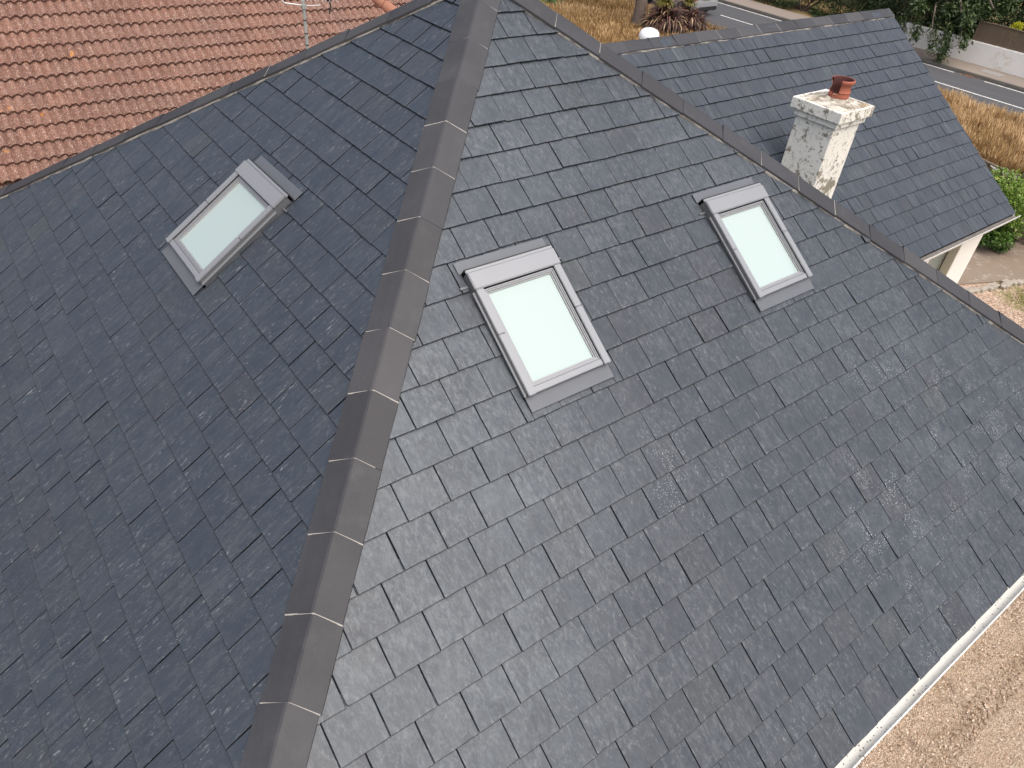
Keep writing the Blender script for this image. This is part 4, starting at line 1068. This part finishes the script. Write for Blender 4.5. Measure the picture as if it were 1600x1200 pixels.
# ------------------------------------------------------------------ neighbour's pantiled house
nb = empty('neighbour_house', (0, 7, 0), 'neighbouring house with a weathered terracotta pantile roof flecked with lichen', 'house')
tn = NT('pantile', .9); P = tn.gen_pos()
at = tn.n('Attribute', _attribute_name='tone'); sp = tn.n('SeparateColor'); tn.l(at.outputs['Color'], sp.inputs[0])
c_ = tn.mix(sp.outputs[0], (.145, .066, .046), (.205, .098, .068))
c_ = tn.mix(tn.ramp(tn.noise(P, 1.1, 5, .65), [(.42, 0), (.66, .55)]), c_, (.15, .088, .072))
c_ = tn.mix(tn.ramp(tn.noise(P, 34, 5, .75), [(.50, 0), (.62, .75)]), c_, (.32, .20, .155))
vo = tn.n('TexVoronoi', Scale=46.0); tn.l(P, vo.inputs['Vector'])
k_ = tn.math('MULTIPLY', tn.ramp(vo.outputs['Distance'], [(0, 1), (.22, 1), (.32, 0)]), tn.ramp(tn.noise(P, 16, 4, .7), [(.40, 0), (.52, 1)]))
c_ = tn.mix(k_, c_, (.56, .46, .38))
c_ = tn.mix(tn.ramp(tn.noise(P, 2.8, 3, .5), [(.70, 0), (.74, .9)]), c_, (.50, .20, .03))
c_ = tn.mix(tn.math('MULTIPLY', tn.ramp(tn.noise(P, 90, 3, .6), [(.55, 0), (.7, 1)]), .5), c_, (.10, .045, .03))
tn.color(c_); tn.bump(tn.noise(P, 60, 5, .75), .7, .008); M_pan = tn.m
qth, qph = .6116, -.0035
UNn = Vector((math.cos(qph), math.sin(qph), 0)); WNn = Vector((math.sin(qph)*math.cos(qth), -math.cos(qph)*math.cos(qth), -math.sin(qth)))
NNn = UNn.cross(WNn); NNn = NNn if NNn.z > 0 else -NNn
ONn = G(-.025, 43.352, -11.0056); gN, rP = 1.3035, .6429
def pantiles():
    rnd = random.Random(90); V = []; F = []; T = []
    nper = 10
    k0, k1 = -5, 11; u0, u1 = -34, 34
    # profile: asymmetric roll
    def prof(ph):
        ph = ph % 1
        # narrow raised roll and a wide shallow pan
        a_ = 2*math.pi*(ph-.30); return .12*math.cos(a_-.55*math.sin(a_+.5))
    for k in range(k0, k1):
        vb = k*gN; nt = int((u1-u0)/(2*rP))
        for ti in range(nt):
            ub = u0+ti*2*rP; jit = rnd.gauss(0, .012); lf_ = rnd.gauss(0, .012); tone = (rnd.random(), rnd.random(), 0, 1); skew = rnd.gauss(0, .008)
            b0 = len(V); m = nper*2+1
            rows_ = [(vb-gN-.12, -.02, 0), (vb-gN*.5, .055, 0), (vb+jit, .185+lf_, 0), (vb+jit, .045+lf_, 1)]
            for (v, z, un) in rows_:
                for i in range(m):
                    f = i/(nper*2); u = ub+f*2*rP
                    ph = (u+12.57+.22*rP)/rP
                    zz = z+prof(ph)*(1 if not un else 1)
                    P_ = ONn+(UNn*u+WNn*(v+skew*f)+NNn*(zz-.06))*S; V.append(tuple(P_)); T.append(tone)
            for r_ in range(3):
                for i in range(m-1):
                    F.append((b0+r_*m+i, b0+r_*m+i+1, b0+(r_+1)*m+i+1, b0+(r_+1)*m+i))
    me = bpy.data.meshes.new('tiled_slope'); me.from_pydata(V, [], F); me.update()
    a = me.color_attributes.new('tone', 'FLOAT_COLOR', 'POINT'); fl = []
    for t_ in T: fl += list(t_)
    a.data.foreach_set('color', fl); me.polygons.foreach_set('use_smooth', [True]*len(F)); me.set_sharp_from_angle(angle=R(50))
    return link('tiled_slope', me, M_pan, nb)
pantiles()
def NP(u, v, h=0): return ONn+(UNn*u+WNn*v+NNn*h)*S
# hip tile run
M_hipt = plain('hip_terracotta', (.30, .135, .085), .85, 0, 7, .25, .3)
ho = MB(); 
d = Vector((.74, 1.14)).normalized()
pa, pb = (18.55-.66*6, .75-6), (18.55+.62*10, .75+10)
vs = []
L_ = math.hypot(pb[0]-pa[0], pb[1]-pa[1]); nt = int(L_/1.75)
bed = MB()
bed.tube([NP(*pa, .05), NP(*pb, .05)], .115, 10); hipo = bed.build('hip_bedding', M_mortar, nb)
for i in range(nt):
    t0_, t1_ = i/nt, (i+1)/nt; mbh = MB()
    A_ = NP(pa[0]+(pb[0]-pa[0])*t0_, pa[1]+(pb[1]-pa[1])*t0_, .10); B_ = NP(pa[0]+(pb[0]-pa[0])*(t1_+.01), pa[1]+(pb[1]-pa[1])*(t1_+.01), .14)
    mbh.tube([A_, B_], [.122, .138], 16); mbh.build('hip_tile', M_hipt, hipo, True)
# back slope, boarding and walls of the neighbour
pk = NP(0, -6.6, -.1); ev = NP(0, 10*gN+.1, -.35)
mb = MB(); xL, xR = -8.0, 8.0; yb_ = 2*pk.y-ev.y
mb.add([(xL, ev.y, ev.z), (xR, ev.y, ev.z), (xR, pk.y, pk.z), (xL, pk.y, pk.z), (xL, yb_, ev.z), (xR, yb_, ev.z)], [(0, 1, 2, 3), (3, 2, 5, 4), (1, 5, 2), (0, 3, 4), (0, 4, 5, 1)])
mb.build('rear_tiled_slope', M_pan, nb)
mb = MB(); mb.box((0, (ev.y+.4+yb_-.4)/2, (ev.z-.06)/2), (7.7, (yb_-ev.y-.8)/2, (ev.z-.06)/2)); mb.build('house_wall', M_white, nb)
mb = MB(); mb.tube([(xL, pk.y, pk.z+.05), (xR, pk.y, pk.z+.05)], .13, 12); mb.build('ridge_tiles', M_hipt, nb, True)

# tv aerial, standing on the rear slope of the slate roof
ae = empty('tv_aerial', (.62, 5.4, 3.4), 'pale grey television aerial on a banded pole in front of the terracotta roof', 'aerial')
M_pole = plain('galvanised_pole', (.42, .42, .40), .5, .3, 8, .2); M_clampb = plain('black_tape', (.03, .03, .03), .6)
px, py = .64, 5.4
mb = MB(); mb.tube([(px, py, 3.3), (px, py, 5.02)], .024, 12); pole = mb.build('pole', M_pole, ae, True)
for z in (4.46, 4.62, 4.80):
    mb = MB(); mb.tube([(px, py, z-.008), (px, py, z+.008)], .027, 12); mb.build('tape_band', M_clampb, pole)
mb = MB(); mb.box((px, py, 4.98), (.035, .035, .03), bev=.005); mb.tube([(px, py, 5.0), (px, py, 5.06)], .03, 12); mb.build('clamp', M_pole, ae)
mb = MB(); mb.tube([(px-.32, py+.08, 5.30), (px-.31, py+.08, 5.10), (px-.26, py+.06, 5.03), (px-.05, py+.01, 5.0), (px+.12, py-.02, 4.985), (px+.24, py-.05, 4.995)], .008, 8); mb.build('support_arm', plain('white_tube', (.75, .75, .73), .4), ae, True)
# boom with directors running to the right and back
M_al = plain('bright_aluminium', (.62, .62, .62), .35, .6)
bd = Vector((.86, -.30, .0)).normalized(); b0_ = Vector((px+.10, py-.03, 5.10))
mb = MB(); mb.tube([b0_-bd*.25, b0_+bd*.50], .010, 8); mb.build('boom', M_al, ae)
perp = Vector((-bd.y, bd.x, 0))
for i in range(9):
    c = b0_-bd*.05+bd*.052*i; mb = MB()
    mb.tube([c-perp*.10+Vector((0, 0, .035)), c, c+perp*.10+Vector((0, 0, .035))], .005, 6); mb.tube([c-perp*.10-Vector((0, 0, .035)), c, c+perp*.10-Vector((0, 0, .035))], .005, 6); mb.build('director', M_al, ae)
mb = MB(); mb.box(b0_+bd*.26+Vector((0, 0, -.02)), (.035, .02, .028), bev=.006); mb.build('dipole_box', M_clampb, ae)
mb = MB(); mb.tube([b0_+bd*.26, b0_+bd*.28+Vector((0, 0, -.12)), b0_+bd*.25+Vector((0, 0, -.22))], .011, 8); mb.build('cable', M_clampb, ae)

# ------------------------------------------------------------------ car on the far road
def car():
    e = empty('parked_car', (26.9, 21.6, 0), 'silver hatchback seen from behind on the near side of the road, yellow rear plate', 'car')
    tc = NT('silver_paint', .28); tc.color((.50, .51, .53)); tc.b.inputs['Metallic'].default_value = .55; tc.b.inputs['Coat Weight'].default_value = .8; Mp = tc.m
    Mg = plain('tinted_glass', (.015, .018, .02), .05); Mt = plain('tyre_rubber', (.018, .018, .018), .85); Mb = plain('black_trim', (.025, .025, .028), .5)
    Mr = plain('red_lamp', (.45, .02, .015), .2); My = plain('yellow_plate', (.70, .52, .03), .4); Mal = plain('alloy_rim', (.45, .45, .46), .3, .7)
    hw = .90
    # stations along the length (y from rear), each: half width, floor z, belt z, roof z
    st = [(19.42, .62, .42, .60, .62), (19.48, .80, .33, .90, .95), (19.60, .87, .27, .98, 1.12), (19.85, .895, .24, .99, 1.38), (20.3, .90, .22, .98, 1.47), (21.2, .90, .22, .96, 1.50), (21.9, .90, .22, .95, 1.44), (22.5, .895, .22, .94, 1.12), (22.8, .885, .22, .93, .97), (23.3, .87, .23, .88, .89), (23.55, .80, .28, .76, .77), (23.68, .60, .38, .60, .61)]
    V = []; F = []; k = 14
    for (y, w_, z0_, zb, zr) in st:
        tw_ = w_*.74 if zr-zb > .1 else w_*.93
        half = [(w_*.72, z0_), (w_*.93, z0_+.06), (w_, z0_+.22), (w_*1.0, (z0_+zb)/2+.08), (w_*.985, zb), (tw_*1.04, zb+(zr-zb)*.75), (tw_*.82, zr)]
        ring = [(x, z) for x, z in half]+[(-x, z) for x, z in half[::-1]]
        V += [(26.9+x, y, z) for x, z in ring]
    n = len(st)
    for i in range(n-1):
        for j in range(k):
            F.append((i*k+j, i*k+(j+1) % k, (i+1)*k+(j+1) % k, (i+1)*k+j))
    F.append(tuple(range(k))[::-1]); F.append(tuple((n-1)*k+j for j in range(k)))
    me = bpy.data.meshes.new('body'); me.from_pydata(V, [], F); me.update(); me.polygons.foreach_set('use_smooth', [True]*len(F))
    o = link('body', me, Mp, e); sb = o.modifiers.new('s', 'SUBSURF'); sb.levels = 2; sb.render_levels = 2
    def part(name, boxes, mat, par=e, bev=.01):
        mb = MB()
        for c, h, *r_ in boxes: mb.box(c, h, r_[0] if r_ else None, 0, bev)
        return mb.build(name, mat, par, True)
    part('rear_window', [((26.9, 19.66, 1.21), (.58, .012, .17), Matrix.Rotation(R(-35), 3, 'X'))], Mg)
    part('bumper', [((26.9, 19.40, .56), (.80, .06, .13))], Mp, e, .04)
    part('lower_bumper', [((26.9, 19.40, .36), (.76, .06, .08))], Mb, e, .03)
    part('number_plate', [((26.9, 19.40, .80), (.26, .012, .055))], My)
    for sx in (-1, 1):
        part('tail_lamp', [((26.9+sx*.72, 19.47, .86), (.13, .05, .11))], Mr, e, .02)
        part('side_window', [((26.9+sx*.80, 20.9, 1.18), (.012, .95, .16), Matrix.Rotation(R(-sx*24), 3, 'Y'))], Mg)
        for yy in (20.15, 22.85):
            mb = MB(); Mw = Matrix.Rotation(R(90), 3, 'Y')
            mb.lathe((26.9+sx*.80, yy, .31), [(.20, -.10), (.29, -.10), (.315, -.07), (.315, .07), (.29, .10), (.20, .10)], 28, 0, Mw); w_ = mb.build('wheel', Mt, e, True)
            mb = MB(); mb.lathe((26.9+sx*.80, yy, .31), [(.0001, .08*sx), (.06, .09*sx), (.19, .07*sx), (.20, .04*sx)], 20, 0, Mw); mb.build('rim', Mal, w_, True)
car()
